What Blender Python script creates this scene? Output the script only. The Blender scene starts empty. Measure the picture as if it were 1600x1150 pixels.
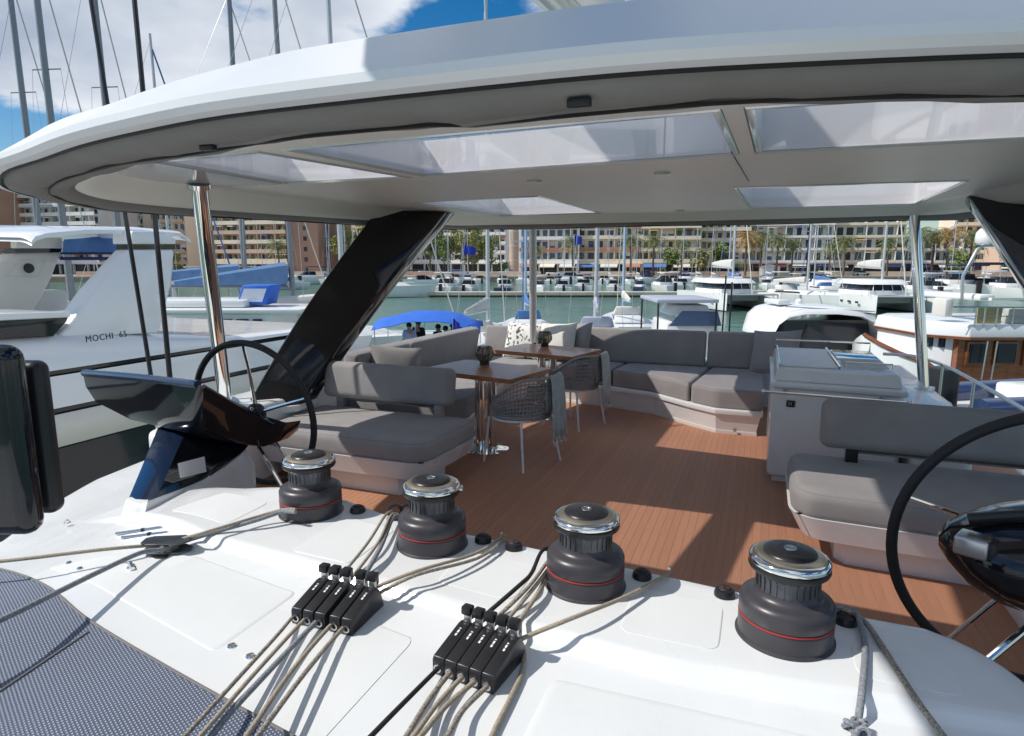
import bpy, bmesh, math, random
from mathutils import Vector, Matrix
random.seed(7)
rad = math.radians
S = bpy.context.scene
COL = S.collection
# ---------------------------------------------------------------- camera
YAW, PITCH, EYE = rad(21.3), math.atan(.165), 1.7
cam = bpy.data.cameras.new('camera'); cam.lens = 22.5; cam.sensor_width = 36; cam.clip_end = 6000; cam.clip_start = .02
camo = bpy.data.objects.new('camera', cam); COL.objects.link(camo); S.camera = camo
camo.location = (0, 0, EYE); camo.rotation_euler = (math.pi/2 - PITCH, 0, YAW)
# ---------------------------------------------------------------- sky and sun
L = Vector((.82, .40, -1)).normalized()          # direction in which sunlight travels
sun = bpy.data.lights.new('sun', 'SUN'); sun.energy = 4.3; sun.angle = rad(.5); sun.color = (1, .955, .89)
suno = bpy.data.objects.new('sun', sun); COL.objects.link(suno)
suno.rotation_euler = L.to_track_quat('-Z', 'Y').to_euler()
W = bpy.data.worlds.new('World'); S.world = W; W.use_nodes = True
nt = W.node_tree; N = nt.nodes; K = nt.links
bg = N['Background']; bg.inputs['Strength'].default_value = .105
sky = N.new('ShaderNodeTexSky'); sky.sky_type = 'NISHITA'; sky.sun_disc = False
sky.sun_elevation = math.asin(-L.z); sky.sun_rotation = math.atan2(-L.x, -L.y)
sky.ozone_density = 2.2; sky.dust_density = .5; sky.air_density = 1.0
tc = N.new('ShaderNodeTexCoord'); sep = N.new('ShaderNodeSeparateXYZ'); K.new(tc.outputs['Generated'], sep.inputs[0])
def wmath(op, a, b=None):
    n = N.new('ShaderNodeMath'); n.operation = op
    for i, q in enumerate((a, b)):
        if q is None: continue
        if isinstance(q, (int, float)): n.inputs[i].default_value = q
        else: K.new(q, n.inputs[i])
    return n.outputs[0]
zz = wmath('ADD', wmath('MAXIMUM', sep.outputs[2], 0.0), .30)
cx, cy = wmath('DIVIDE', sep.outputs[0], zz), wmath('DIVIDE', sep.outputs[1], zz)
cmb = N.new('ShaderNodeCombineXYZ'); K.new(cx, cmb.inputs[0]); K.new(cy, cmb.inputs[1]); cmb.inputs[2].default_value = 3.3
nz = N.new('ShaderNodeTexNoise'); nz.inputs['Scale'].default_value = 1.45; nz.inputs['Detail'].default_value = 9; nz.inputs['Roughness'].default_value = .56; nz.inputs['Distortion'].default_value = .15
K.new(cmb.outputs[0], nz.inputs['Vector'])
rmp = N.new('ShaderNodeValToRGB'); rmp.color_ramp.elements[0].position = .465; rmp.color_ramp.elements[1].position = .54
rmp.color_ramp.interpolation = 'EASE'; K.new(nz.outputs['Fac'], rmp.inputs[0])
nz2 = N.new('ShaderNodeTexNoise'); nz2.inputs['Scale'].default_value = 1.9; nz2.inputs['Detail'].default_value = 7; K.new(cmb.outputs[0], nz2.inputs['Vector'])
cc = N.new('ShaderNodeValToRGB'); cc.color_ramp.elements[0].position = .35; cc.color_ramp.elements[1].position = .62
cc.color_ramp.elements[0].color = (4.0, 4.7, 5.9, 1); cc.color_ramp.elements[1].color = (8.2, 8.6, 9.2, 1); K.new(nz2.outputs['Fac'], cc.inputs[0])
hsv = N.new('ShaderNodeHueSaturation'); hsv.inputs['Saturation'].default_value = 1.5; K.new(sky.outputs[0], hsv.inputs['Color'])
mx = N.new('ShaderNodeMixRGB'); K.new(rmp.outputs[0], mx.inputs[0]); K.new(hsv.outputs[0], mx.inputs[1]); K.new(cc.outputs[0], mx.inputs[2])
K.new(mx.outputs[0], bg.inputs['Color'])
S.view_settings.view_transform = 'Standard'; S.view_settings.look = 'None'; S.view_settings.gamma = 1
S.view_settings.use_curve_mapping = False; S.view_settings.exposure = -0.02
S.render.engine = 'CYCLES'; S.cycles.max_bounces = 8; S.cycles.transparent_max_bounces = 12
S.cycles.use_denoising = True

# ---------------------------------------------------------------- places: the photographed directions, met with real planes
FW = Vector((-math.sin(YAW), math.cos(YAW), 0)); RT = Vector((math.cos(YAW), math.sin(YAW), 0))
def ray(px, py):
    a, b = (px - 800)/1000, (575 - py)/1000
    return RT*a + FW*(math.cos(PITCH) + b*math.sin(PITCH)) + Vector((0, 0, -math.sin(PITCH) + b*math.cos(PITCH)))
E0 = Vector((0, 0, EYE))
def P(px, py, z):
    r = ray(px, py); return E0 + r*((z - EYE)/r.z)
def PY(px, py, y):
    r = ray(px, py); return E0 + r*(y/r.y)
def PX(px, py, x):
    r = ray(px, py); return E0 + r*(x/r.x)
def PD(px, py, d):
    r = ray(px, py); return E0 + r*(d/r.dot(FW))
def Q(a, d, z): return RT*a + FW*d + Vector((0, 0, z))
WZ = -3.3

# ---------------------------------------------------------------- materials
def mat(name, col, rough=.5, metal=0, var=.06, scale=6, bump=0, bscale=None, coat=0, spec=.5, stretch=None, col2=None, detail=4, trans=0, ior=1.45, rvar=0, alpha=1, sheen=0, dist=.01):
    m = bpy.data.materials.new(name); m.use_nodes = True
    n, k = m.node_tree.nodes, m.node_tree.links; b = n['Principled BSDF']
    b.inputs['Roughness'].default_value = rough; b.inputs['Metallic'].default_value = metal
    b.inputs['Coat Weight'].default_value = coat; b.inputs['Coat Roughness'].default_value = .04; b.inputs['Specular IOR Level'].default_value = spec
    b.inputs['Transmission Weight'].default_value = trans; b.inputs['IOR'].default_value = ior; b.inputs['Sheen Weight'].default_value = sheen
    b.inputs['Alpha'].default_value = alpha
    t = n.new('ShaderNodeTexCoord'); mp = n.new('ShaderNodeMapping'); k.new(t.outputs['Object'], mp.inputs[0])
    if stretch: mp.inputs['Scale'].default_value = stretch
    tx = n.new('ShaderNodeTexNoise'); tx.inputs['Scale'].default_value = scale; tx.inputs['Detail'].default_value = detail; k.new(mp.outputs[0], tx.inputs[0])
    r = n.new('ShaderNodeValToRGB'); r.color_ramp.elements[0].position = .3; r.color_ramp.elements[1].position = .7
    c2 = col2 or tuple(min(1, c*(1 + var)) for c in col)
    c1 = col if col2 else tuple(c*(1 - var) for c in col)
    r.color_ramp.elements[0].color = (*c1, 1); r.color_ramp.elements[1].color = (*c2, 1)
    k.new(tx.outputs['Fac'], r.inputs[0]); k.new(r.outputs[0], b.inputs['Base Color'])
    if rvar:
        mr = n.new('ShaderNodeMapRange'); mr.inputs['To Min'].default_value = max(0, rough - rvar); mr.inputs['To Max'].default_value = rough + rvar
        k.new(tx.outputs['Fac'], mr.inputs[0]); k.new(mr.outputs[0], b.inputs['Roughness'])
    if bump:
        t2 = n.new('ShaderNodeTexNoise'); t2.inputs['Scale'].default_value = bscale or scale*8; t2.inputs['Detail'].default_value = 3; k.new(mp.outputs[0], t2.inputs[0])
        bp = n.new('ShaderNodeBump'); bp.inputs['Strength'].default_value = bump; bp.inputs['Distance'].default_value = dist
        k.new(t2.outputs['Fac'], bp.inputs['Height']); k.new(bp.outputs[0], b.inputs['Normal'])
    return m
def weave(m, scale, strength=.5, amount=.35, dark=(.5, .5, .5), ang=0, dist=.004):
    """fine woven cross pattern: relief and a little colour"""
    n, k = m.node_tree.nodes, m.node_tree.links; b = n['Principled BSDF']
    t = n.new('ShaderNodeTexCoord'); mp = n.new('ShaderNodeMapping'); mp.inputs['Rotation'].default_value = (0, 0, ang); k.new(t.outputs['Object'], mp.inputs[0])
    ws = []
    for d in ('X', 'Y'):
        w = n.new('ShaderNodeTexWave'); w.bands_direction = d; w.inputs['Scale'].default_value = scale; w.inputs['Distortion'].default_value = .2; k.new(mp.outputs[0], w.inputs[0]); ws.append(w)
    mu = n.new('ShaderNodeMath'); mu.operation = 'MULTIPLY'; k.new(ws[0].outputs['Fac'], mu.inputs[0]); k.new(ws[1].outputs['Fac'], mu.inputs[1])
    src = b.inputs['Base Color'].links[0].from_socket
    mxx = n.new('ShaderNodeMixRGB'); mxx.blend_type = 'MULTIPLY'; mxx.inputs[2].default_value = (*dark, 1)
    sc = n.new('ShaderNodeMath'); sc.operation = 'MULTIPLY'; sc.inputs[1].default_value = amount; k.new(mu.outputs[0], sc.inputs[0])
    k.new(sc.outputs[0], mxx.inputs[0]); k.new(src, mxx.inputs[1]); k.new(mxx.outputs[0], b.inputs['Base Color'])
    bp = n.new('ShaderNodeBump'); bp.inputs['Strength'].default_value = strength; bp.inputs['Distance'].default_value = dist; k.new(mu.outputs[0], bp.inputs['Height']); k.new(bp.outputs[0], b.inputs['Normal'])
    return m
gel = mat('gelcoat', (.735, .75, .75), .26, var=.035, scale=2.3, coat=.3, rvar=.12, bump=.05, bscale=4, dist=.02, detail=8)
gel_top = mat('hardtop_gelcoat', (.76, .775, .78), .38, var=.01, scale=1.2, coat=.08, rvar=.03)
gel_pad = mat('non_slip_gelcoat', (.715, .73, .725), .5, var=.035, scale=3, bump=.35, bscale=420, dist=.002)
gel_in = mat('headliner', (.66, .64, .60), .5, var=.02, scale=2)
cream = mat('cream_liner', (.82, .79, .73), .4, var=.02, scale=2)
teak = mat('composite_teak', (.42, .205, .122), .62, var=.05, scale=9, stretch=(14, .6, 1), bump=.25, bscale=60, dist=.003)
caulk = mat('caulking', (.50, .33, .24), .8)
fabric = mat('outdoor_fabric', (.315, .30, .295), .93, var=.08, scale=5, bump=.5, bscale=500, sheen=.15, dist=.003)
weave(fabric, 260, .35, .25, ang=.3)
fabric_d = mat('dark_piping_fabric', (.20, .19, .19), .9)
liner_cloth = mat('enclosure_bag_cloth', (.21, .205, .195), .8, var=.08, scale=3, bump=.4, bscale=9, dist=.03)
blk = mat('black_gloss', (.007, .008, .011), .09, var=.1, coat=.4, scale=2, spec=.42)
blk_s = mat('black_satin', (.018, .018, .02), .33, var=.15, scale=10, rvar=.08)
blk_m = mat('black_rubber', (.02, .02, .022), .6, var=.15)
navy = mat('blue_reflection_gloss', (.010, .020, .05), .12, coat=.8, var=.15, scale=1)
alu_d = mat('anodised_drum', (.10, .105, .115), .36, metal=.75, var=.35, scale=22, stretch=(1, 1, .25), rvar=.12)
wbase = mat('winch_base', (.06, .056, .062), .36, metal=.2, var=.12, scale=14, rvar=.08)
red = mat('red_band', (.33, .035, .03), .5)
chrome = mat('polished_steel', (.82, .82, .80), .06, metal=1, var=.02)
steel = mat('brushed_steel', (.6, .6, .6), .28, metal=1, var=.05)
gold = mat('warm_metal', (.66, .58, .44), .34, metal=1, var=.05)
white = mat('white_paint', (.80, .81, .81), .35, var=.02, coat=.2)
whited = mat('weathered_white', (.72, .72, .69), .4, var=.06, scale=.8, coat=.1)
glass_d = mat('dark_glass', (.012, .016, .024), .05, var=.2, scale=.5, coat=.4)
wood = mat('oiled_teak_table', (.50, .225, .105), .32, var=0, col2=(.32, .13, .06), scale=5, stretch=(1, 16, 1), coat=.25, bump=.1, bscale=30)
rope_b = mat('beige_rope', (.46, .39, .30), .85, var=0, col2=(.30, .25, .19), scale=160, bump=.8, bscale=330, dist=.004)
rope_f = mat('flecked_rope', (.50, .44, .35), .85, var=0, col2=(.12, .10, .09), scale=190, bump=.8, bscale=300, dist=.004)
rope_g = mat('grey_rope', (.33, .35, .37), .85, var=0, col2=(.16, .17, .19), scale=170, bump=.8, bscale=300, dist=.004)
rope_k = mat('black_rope', (.02, .018, .018), .8, var=.3, scale=200, bump=.8, bscale=300, dist=.004)
throw_m = mat('throw_cloth', (.40, .45, .45), .95, var=.12, scale=14, bump=.7, bscale=160, dist=.004)
weavem = mat('rope_weave', (.30, .30, .30), .8, var=.1, scale=30)
pil_w = mat('white_pillow', (.74, .72, .66), .95, var=.04, scale=12, bump=.5, bscale=180, dist=.004)
pil_w2 = mat('patterned_pillow', (.78, .77, .73), .95, var=0, col2=(.10, .10, .10), scale=26, detail=1)
pil_w2.node_tree.nodes['Color Ramp'].color_ramp.elements[0].position = .56; pil_w2.node_tree.nodes['Color Ramp'].color_ramp.elements[1].position = .62
smoke = mat('smoked_glass', (.42, .40, .34), .06, trans=.9, var=.1)
water = mat('harbour_water', (.10, .205, .15), .10, var=.2, scale=.07, spec=.5, stretch=(1, 1, 1))
def vary(m, amt=.14):
    n, k = m.node_tree.nodes, m.node_tree.links; b = n['Principled BSDF']; oi = n.new('ShaderNodeObjectInfo'); mr = n.new('ShaderNodeMapRange'); mr.inputs['To Min'].default_value = 1 - amt; mr.inputs['To Max'].default_value = 1 + amt
    k.new(oi.outputs['Random'], mr.inputs[0]); h = n.new('ShaderNodeHueSaturation'); k.new(mr.outputs[0], h.inputs['Value']); k.new(b.inputs['Base Color'].links[0].from_socket, h.inputs['Color']); k.new(h.outputs[0], b.inputs['Base Color'])
vary(teak, .055)
post_m = mat('satin_post', (.72, .72, .71), .3, metal=.5, var=.03)
pframe = mat('pale_frame', (.72, .76, .75), .15, metal=.35, var=.05, coat=.3)
sunblock_m = mat('sun_block_grey', (.52, .53, .56), .15, var=.03, coat=.3)
def sunscreen():
    m = mat('sunscreen_mesh_cloth', (.085, .105, .155), .62, var=.12, scale=2.2)
    n, k = m.node_tree.nodes, m.node_tree.links; b = n['Principled BSDF']
    t = n.new('ShaderNodeTexCoord'); mp = n.new('ShaderNodeMapping'); mp.inputs['Rotation'].default_value = (0, 0, .42); k.new(t.outputs['Object'], mp.inputs[0])
    w = []
    for d, s in (('X', 30), ('Y', 40)):
        q = n.new('ShaderNodeTexWave'); q.bands_direction = d; q.inputs['Scale'].default_value = s; q.inputs['Distortion'].default_value = .5; q.inputs['Detail'].default_value = 1; k.new(mp.outputs[0], q.inputs[0]); w.append(q)
    mu = n.new('ShaderNodeMath'); mu.operation = 'MULTIPLY'; k.new(w[0].outputs['Fac'], mu.inputs[0]); k.new(w[1].outputs['Fac'], mu.inputs[1])
    r = n.new('ShaderNodeValToRGB'); r.color_ramp.elements[0].position = .38; r.color_ramp.elements[1].position = .62; k.new(mu.outputs[0], r.inputs[0])
    src = b.inputs['Base Color'].links[0].from_socket
    x = n.new('ShaderNodeMixRGB'); k.new(r.outputs[0], x.inputs[0]); k.new(src, x.inputs[1]); x.inputs[2].default_value = (.38, .42, .50, 1)
    k.new(x.outputs[0], b.inputs['Base Color'])
    bp = n.new('ShaderNodeBump'); bp.inputs['Strength'].default_value = .6; bp.inputs['Distance'].default_value = .003; k.new(mu.outputs[0], bp.inputs['Height']); k.new(bp.outputs[0], b.inputs['Normal'])
    return m
screen_m = sunscreen()
def skylight_glass():
    m = bpy.data.materials.new('tinted_skylight_acrylic'); m.use_nodes = True
    n, k = m.node_tree.nodes, m.node_tree.links; n.remove(n['Principled BSDF']); o = n['Material Output']
    tr = n.new('ShaderNodeBsdfTransparent'); tr.inputs[0].default_value = (.99, .97, .97, 1)
    tl = n.new('ShaderNodeBsdfTranslucent'); tl.inputs[0].default_value = (.80, .79, .84, 1)
    df = n.new('ShaderNodeBsdfDiffuse'); df.inputs[0].default_value = (.5, .5, .53, 1)
    gl = n.new('ShaderNodeBsdfGlossy'); gl.inputs['Roughness'].default_value = .03
    nzz = n.new('ShaderNodeTexNoise'); nzz.inputs['Scale'].default_value = 1.5
    a = n.new('ShaderNodeMixShader'); a.inputs[0].default_value = .06; k.new(tr.outputs[0], a.inputs[1]); k.new(tl.outputs[0], a.inputs[2])
    c = n.new('ShaderNodeMixShader'); c.inputs[0].default_value = .035; k.new(a.outputs[0], c.inputs[1]); k.new(df.outputs[0], c.inputs[2])
    f = n.new('ShaderNodeFresnel'); f.inputs[0].default_value = 1.45
    fm = n.new('ShaderNodeMath'); fm.operation = 'MULTIPLY'; fm.inputs[1].default_value = .15; k.new(f.outputs[0], fm.inputs[0])
    e = n.new('ShaderNodeMixShader'); k.new(fm.outputs[0], e.inputs[0]); k.new(c.outputs[0], e.inputs[1]); k.new(gl.outputs[0], e.inputs[2])
    k.new(e.outputs[0], o.inputs['Surface']); return m
acryl = skylight_glass()
# water relief
def water_bump(m):
    n, k = m.node_tree.nodes, m.node_tree.links; b = n['Principled BSDF']; t = n.new('ShaderNodeTexCoord')
    hs = []
    for s, st in ((1.3, 1), (.35, 1.2), (5, .35)):
        q = n.new('ShaderNodeTexNoise'); q.inputs['Scale'].default_value = s; q.inputs['Detail'].default_value = 3; k.new(t.outputs['Object'], q.inputs[0])
        mu = n.new('ShaderNodeMath'); mu.operation = 'MULTIPLY'; mu.inputs[1].default_value = st; k.new(q.outputs['Fac'], mu.inputs[0]); hs.append(mu.outputs[0])
    a = n.new('ShaderNodeMath'); k.new(hs[0], a.inputs[0]); k.new(hs[1], a.inputs[1])
    c = n.new('ShaderNodeMath'); k.new(a.outputs[0], c.inputs[0]); k.new(hs[2], c.inputs[1])
    bp = n.new('ShaderNodeBump'); bp.inputs['Strength'].default_value = .55; bp.inputs['Distance'].default_value = .22; k.new(c.outputs[0], bp.inputs['Height']); k.new(bp.outputs[0], b.inputs['Normal'])
water_bump(water)

# ---------------------------------------------------------------- mesh builder
def origin(o):
    v = Vector((0, 0, 0))
    while o: v += o.location; o = o.parent
    return v
class M:
    def __init__(s): s.v = []; s.f = []
    def add(s, vs, fs):
        b = len(s.v); s.v += [Vector(q) for q in vs]; s.f += [tuple(i + b for i in q) for q in fs]; return s
    def bm(s, b, mtx=None):
        b.verts.index_update(); vs = [(mtx @ v.co) if mtx else v.co.copy() for v in b.verts]
        s.add(vs, [[v.index for v in f.verts] for f in b.faces]); b.free(); return s
    def box(s, x0, x1, y0, y1, z0, z1, bev=0, seg=2, mtx=None):
        b = bmesh.new(); bmesh.ops.create_cube(b, size=1)
        for v in b.verts: v.co = Vector(((x0+x1)/2 + v.co.x*(x1-x0), (y0+y1)/2 + v.co.y*(y1-y0), (z0+z1)/2 + v.co.z*(z1-z0)))
        if bev: bmesh.ops.bevel(b, geom=b.edges[:], offset=bev, segments=seg, profile=.5, affect='EDGES', clamp_overlap=True)
        return s.bm(b, mtx)
    def prism(s, poly, z0, z1, bev=0, seg=3, top=None, mtx=None, only=None):
        """poly: xy list; top: z1 may be a function(x,y)"""
        zf0 = z0 if callable(z0) else (lambda x, y: z0); zf1 = z1 if callable(z1) else (lambda x, y: z1)
        b = bmesh.new(); n = len(poly); tp = top or poly
        lo = [b.verts.new((x, y, zf0(x, y))) for x, y in poly]; hi = [b.verts.new((x, y, zf1(x, y))) for x, y in tp]
        b.faces.new(lo[::-1]); t = b.faces.new(hi)
        for i in range(n): b.faces.new((lo[i], lo[(i+1) % n], hi[(i+1) % n], hi[i]))
        bmesh.ops.recalc_face_normals(b, faces=b.faces[:])
        if bev:
            ed = list(t.edges) if only == 'top' else b.edges[:]
            bmesh.ops.bevel(b, geom=ed, offset=bev, segments=seg, profile=.5, affect='EDGES', clamp_overlap=True)
        return s.bm(b, mtx)
    def tube(s, pts, r, n=8, cap=True, flat=1):
        pts = [Vector(p) for p in pts]; k = len(pts); rings = []
        up = None
        for i, p in enumerate(pts):
            d = (pts[min(i+1, k-1)] - pts[max(i-1, 0)])
            if d.length < 1e-9: d = Vector((0, 0, 1))
            d.normalize()
            if up is None:
                up = d.cross(Vector((0, 0, 1)) if abs(d.z) < .95 else Vector((1, 0, 0))).normalized()
            a = (up - d*up.dot(d)).normalized(); up = a; c = d.cross(a); rr = r[i] if isinstance(r, (list, tuple)) else r
            rings.append([p + (a*math.cos(2*math.pi*j/n) + c*math.sin(2*math.pi*j/n)*flat)*rr for j in range(n)])
        return s.loft(rings, cap, cap)
    def loft(s, rings, cap0=True, cap1=True, closed=True):
        b = len(s.v); n = len(rings[0])
        for r in rings: s.v += [Vector(q) for q in r]
        m = n if closed else n-1
        for i in range(len(rings)-1):
            for j in range(m):
                s.f.append((b+i*n+j, b+i*n+(j+1) % n, b+(i+1)*n+(j+1) % n, b+(i+1)*n+j))
        if cap0: s.f.append(tuple(b+j for j in reversed(range(n))))
        if cap1: s.f.append(tuple(b+(len(rings)-1)*n+j for j in range(n)))
        return s
    def lathe(s, prof, n=40, c=(0, 0, 0), mtx=None, cap=True):
        c = Vector(c); rings = []
        for r, z in prof:
            rings.append([(mtx @ Vector((r*math.cos(2*math.pi*j/n), r*math.sin(2*math.pi*j/n), z)) if mtx else Vector((r*math.cos(2*math.pi*j/n), r*math.sin(2*math.pi*j/n), z))) + c for j in range(n)])
        return s.loft(rings, cap, cap)
    def cyl(s, a, b, r, n=12, r2=None): return s.tube([a, b], [r, r if r2 is None else r2], n)
    def ball(s, c, r, sc=(1, 1, 1), u=12, w=8):
        c = Vector(c); rings = []
        for i in range(1, w):
            t = math.pi*i/w
            rings.append([c + Vector((math.sin(t)*math.cos(2*math.pi*j/u)*r*sc[0], math.sin(t)*math.sin(2*math.pi*j/u)*r*sc[1], -math.cos(t)*r*sc[2])) for j in range(u)])
        return s.loft(rings)
    def quad(s, *p): return s.add(p, [tuple(range(len(p)))])
    def build(s, name, m, parent=None, world=True, ang=35, subs=0, loc=None):
        me = bpy.data.meshes.new(name); o0 = origin(parent) if (parent and world) else Vector((0, 0, 0))
        if loc is not None: o0 = Vector(loc)
        me.from_pydata([tuple(v - o0) for v in s.v], [], s.f); me.materials.append(m)
        b = bmesh.new(); b.from_mesh(me); bmesh.ops.recalc_face_normals(b, faces=b.faces[:]); b.to_mesh(me); b.free()
        if ang:
            me.shade_smooth(); me.set_sharp_from_angle(angle=rad(ang))
        o = bpy.data.objects.new(name, me); COL.objects.link(o)
        if parent: o.parent = parent
        if loc is not None: o.location = loc
        if subs:
            q = o.modifiers.new('s', 'SUBSURF'); q.levels = subs; q.render_levels = subs
        return o
def tag(o, label=None, cat=None, group=None, kind=None):
    if label: o['label'] = label
    if cat: o['category'] = cat
    if group: o['group'] = group
    if kind: o['kind'] = kind
    return o
def thing(name, label, cat, loc=(0, 0, 0), rz=0, group=None):
    o = bpy.data.objects.new(name, None); COL.objects.link(o); o.location = loc; o.rotation_euler = (0, 0, rz); o.empty_display_size = .1
    return tag(o, label, cat, group)
def kids(o): return [c for c in bpy.data.objects if c.parent == o]
def dup(root, loc, rz=None, label=None, group=None, sc=None):
    r = root.copy(); COL.objects.link(r); r.location = loc
    if rz is not None: r.rotation_euler = (0, 0, rz)
    if sc: r.scale = sc if hasattr(sc, '__len__') else (sc, sc, sc)
    if label: r['label'] = label
    if group: r['group'] = group
    def rec(a, b):
        for c in TREE.get(a.name, []):
            d = c.copy(); COL.objects.link(d); d.parent = b; rec(c, d)
    build_tree(root); rec(root, r)
    return r
TREE = {}
def build_tree(root):
    if root.name in TREE: return
    ks = kids(root); TREE[root.name] = ks
    for c in ks: build_tree(c)
def piece(name, mesh, m, parent, loc=(0, 0, 0), sc=(1, 1, 1), rz=0):
    o = bpy.data.objects.new(name, mesh); COL.objects.link(o); o.parent = parent; o.location = loc; o.scale = sc; o.rotation_euler = (0, 0, rz); return o
def unit_mesh(m, name='piece'):
    q = M().box(-.5, .5, -.5, .5, -.5, .5); me = bpy.data.meshes.new(name); me.from_pydata([tuple(v) for v in q.v], [], q.f); me.materials.append(m); return me
def smooth_pts(pts, k=4):
    """Catmull-Rom"""
    pts = [Vector(p) for p in pts]; out = []
    for i in range(len(pts)-1):
        a = pts[max(i-1, 0)]; b = pts[i]; c = pts[i+1]; d = pts[min(i+2, len(pts)-1)]
        for j in range(k):
            t = j/k; out.append(.5*((2*b) + (c-a)*t + (2*a-5*b+4*c-d)*t*t + (3*b-a-3*c+d)*t**3))
    out.append(pts[-1]); return out
# ================================================================ THE SETTING: water, quay, our own deck
def lerp(a, b, t): return a + (b - a)*t
def interp(x, pts):
    if x <= pts[0][0]: return pts[0][1]
    for (a, b), (c, d) in zip(pts, pts[1:]):
        if x <= c: return b + (d - b)*(x - a)/(c - a)
    return pts[-1][1]
def sst(t): t = max(0, min(1, t)); return t*t*(3 - 2*t)
tag(M().quad((-2500, -600, WZ), (2500, -600, WZ), (2500, 4000, WZ), (-2500, 4000, WZ)).build('water', water, ang=0), kind='structure')

# ---- coachroof with its step
def y_crease(x): return interp(x, [(-3.6, 2.1), (-2.5, 1.86), (-1.9, 1.68), (-1.06, 1.61), (-.57, 1.55), (-.2, 1.52), (.4, 1.57), (.7, 1.6)])
def zc(x, y):
    s = .66 - .012*(1.6 - y) - .24*sst((-1.95 - x)/1.45)
    k = .036*sst((y - y_crease(x) + .02)/.045) * sst((x + 3.1)/.8)
    return s + k
def y_aft(x): return interp(x, [(-3.3, 2.95), (-2.9, 2.55), (-2.5, 2.22), (-1.95, 2.13), (-1.7, 2.20), (-1.45, 2.17), (-1.2, 2.09), (-.9, 2.04), (-.5, 2.01), (0, 1.97), (.42, 1.93)])
def xport(y): return interp(y, [(-.8, -2.6), (.8, -2.85), (1.69, -3.15), (2.1, -3.44), (2.49, -3.61), (2.95, -3.68)])
def xstar(y): return .665 if y < 1.6 else .665 - .26*(1 - math.sqrt(max(0, 1 - min(1, (y - 1.6)/.34)**2)))
ts = [0, .15, .3, .42, .5, .54] ; nx = 64; grid = []
ROWS = 26
for r in range(ROWS + 1):
    row = []
    for c in range(nx + 1):
        s = c/nx; x = lerp(-3.3, .665, s); yc_ = y_crease(x); ya = y_aft(x)
        if r <= 11: y = lerp(-.8, yc_ - .03, r/11)
        elif r <= 16: y = lerp(yc_ - .03, yc_ + .035, (r - 11)/5)
        else: y = lerp(yc_ + .035, ya, (r - 16)/10)
        x = lerp(xport(y), xstar(y), s); row.append((x, y, zc(x, y)))
    grid.append(row)
q = M(); nb = nx + 1
q.v = [Vector(p) for row in grid for p in row]
for r in range(ROWS):
    for c in range(nx): q.f.append((r*nb + c, r*nb + c + 1, (r+1)*nb + c + 1, (r+1)*nb + c))
loop = [(r, nx) for r in range(ROWS)] + [(ROWS, c) for c in range(nx, 0, -1)] + [(r, 0) for r in range(ROWS, 0, -1)] + [(0, c) for c in range(nx)]
lp = [Vector(grid[a][b]) for a, b in loop]; prev = [a*nb + b for a, b in loop]; n_ = len(lp)
nor = []
for i in range(n_):
    d = (lp[(i+2) % n_] - lp[(i-2) % n_]); nor.append(Vector((d.y, -d.x, 0)).normalized())
for off, dz in ((.012, -.004), (.024, -.016), (.030, -.035), (.032, -.30), (.02, -.82)):
    b0 = len(q.v)
    for i in range(n_):
        p = lp[i] + nor[i]*off; q.v.append(Vector((p.x, p.y, (lp[i].z + dz) if dz > -.5 else -.12)))
    for i in range(n_): j = (i+1) % n_; q.f.append((prev[i], prev[j], b0 + j, b0 + i))
    prev = list(range(b0, b0 + n_))
roof = tag(q.build('coachroof', gel, ang=50), kind='structure')
def pad(poly, name='non_slip_pad'):
    A, B, C, D = [Vector(p) for p in poly]; q = M(); nu, nv = 24, 14; W_, H_ = (B-A).length, (D-A).length; r = .04
    fu = [0, .012, .03, .06, .1] + [i/10 for i in range(2, 9)] + [.9, .94, .97, .988, 1]; rows = []
    for v in fu:
        e = min(v, 1-v)*H_; cut = r - math.sqrt(max(0, r*r - (r - min(e, r))**2)); row = []
        for u in fu:
            x = cut/W_ + u*(1 - 2*cut/W_); p = A.lerp(B, x).lerp(D.lerp(C, x), v); ed_ = u in (0, 1) or v in (0, 1); row.append(Vector((p.x, p.y, zc(p.x, p.y) + (-.004 if ed_ else .0016))))
        rows.append(row)
    return M().loft(rows, False, False, closed=False).build(name, gel_pad, roof, ang=0) if False else M().loft(rows, False, False, closed=False).build(name, gel_pad, roof, ang=60)
pad([(-2.35, 1.40), (-1.32, 1.18), (-1.32, 1.52), (-2.0, 1.62)])
pad([(-1.02, .95), (-.85, .95), (-.85, 1.44), (-1.02, 1.47)])
pad([(-.45, .55), (.58, .55), (.58, 1.45), (-.45, 1.42)])
pad([(-2.28, 1.86), (-1.88, 1.78), (-1.88, 2.02), (-2.2, 2.08)])
pad([(-1.50, 1.69), (-1.24, 1.68), (-1.24, 1.98), (-1.50, 2.02)])
pad([(-.92, 1.68), (-.64, 1.66), (-.64, 1.90), (-.92, 1.92)])
pad([(-.32, 1.62), (-.05, 1.62), (-.05, 1.86), (-.32, 1.88)])
pad([(.27, 1.64), (.5, 1.64), (.5, 1.78), (.27, 1.80)])

# ---- teak sole, plank by plank
sole = tag(M().box(-3.75, 2.05, -.4, 8.4, -.05, -.0018).build('flybridge_floor', caulk, ang=0), kind='structure')
pk = {}
for key, (a, b) in {'long': (-.35, 8.2), 'short': (1.9, 8.2)}.items():
    w = M().box(0, .0491, a, b, -.006, 0, bev=.0008, seg=1); me = bpy.data.meshes.new('plank'); me.from_pydata([tuple(v) for v in w.v], [], w.f); me.materials.append(teak); pk[key] = me
x = -3.72
while x < 2.0:
    piece('plank', pk['long' if x > .72 else 'short'], teak, sole, (x, 0, 0)); x += .05

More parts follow.
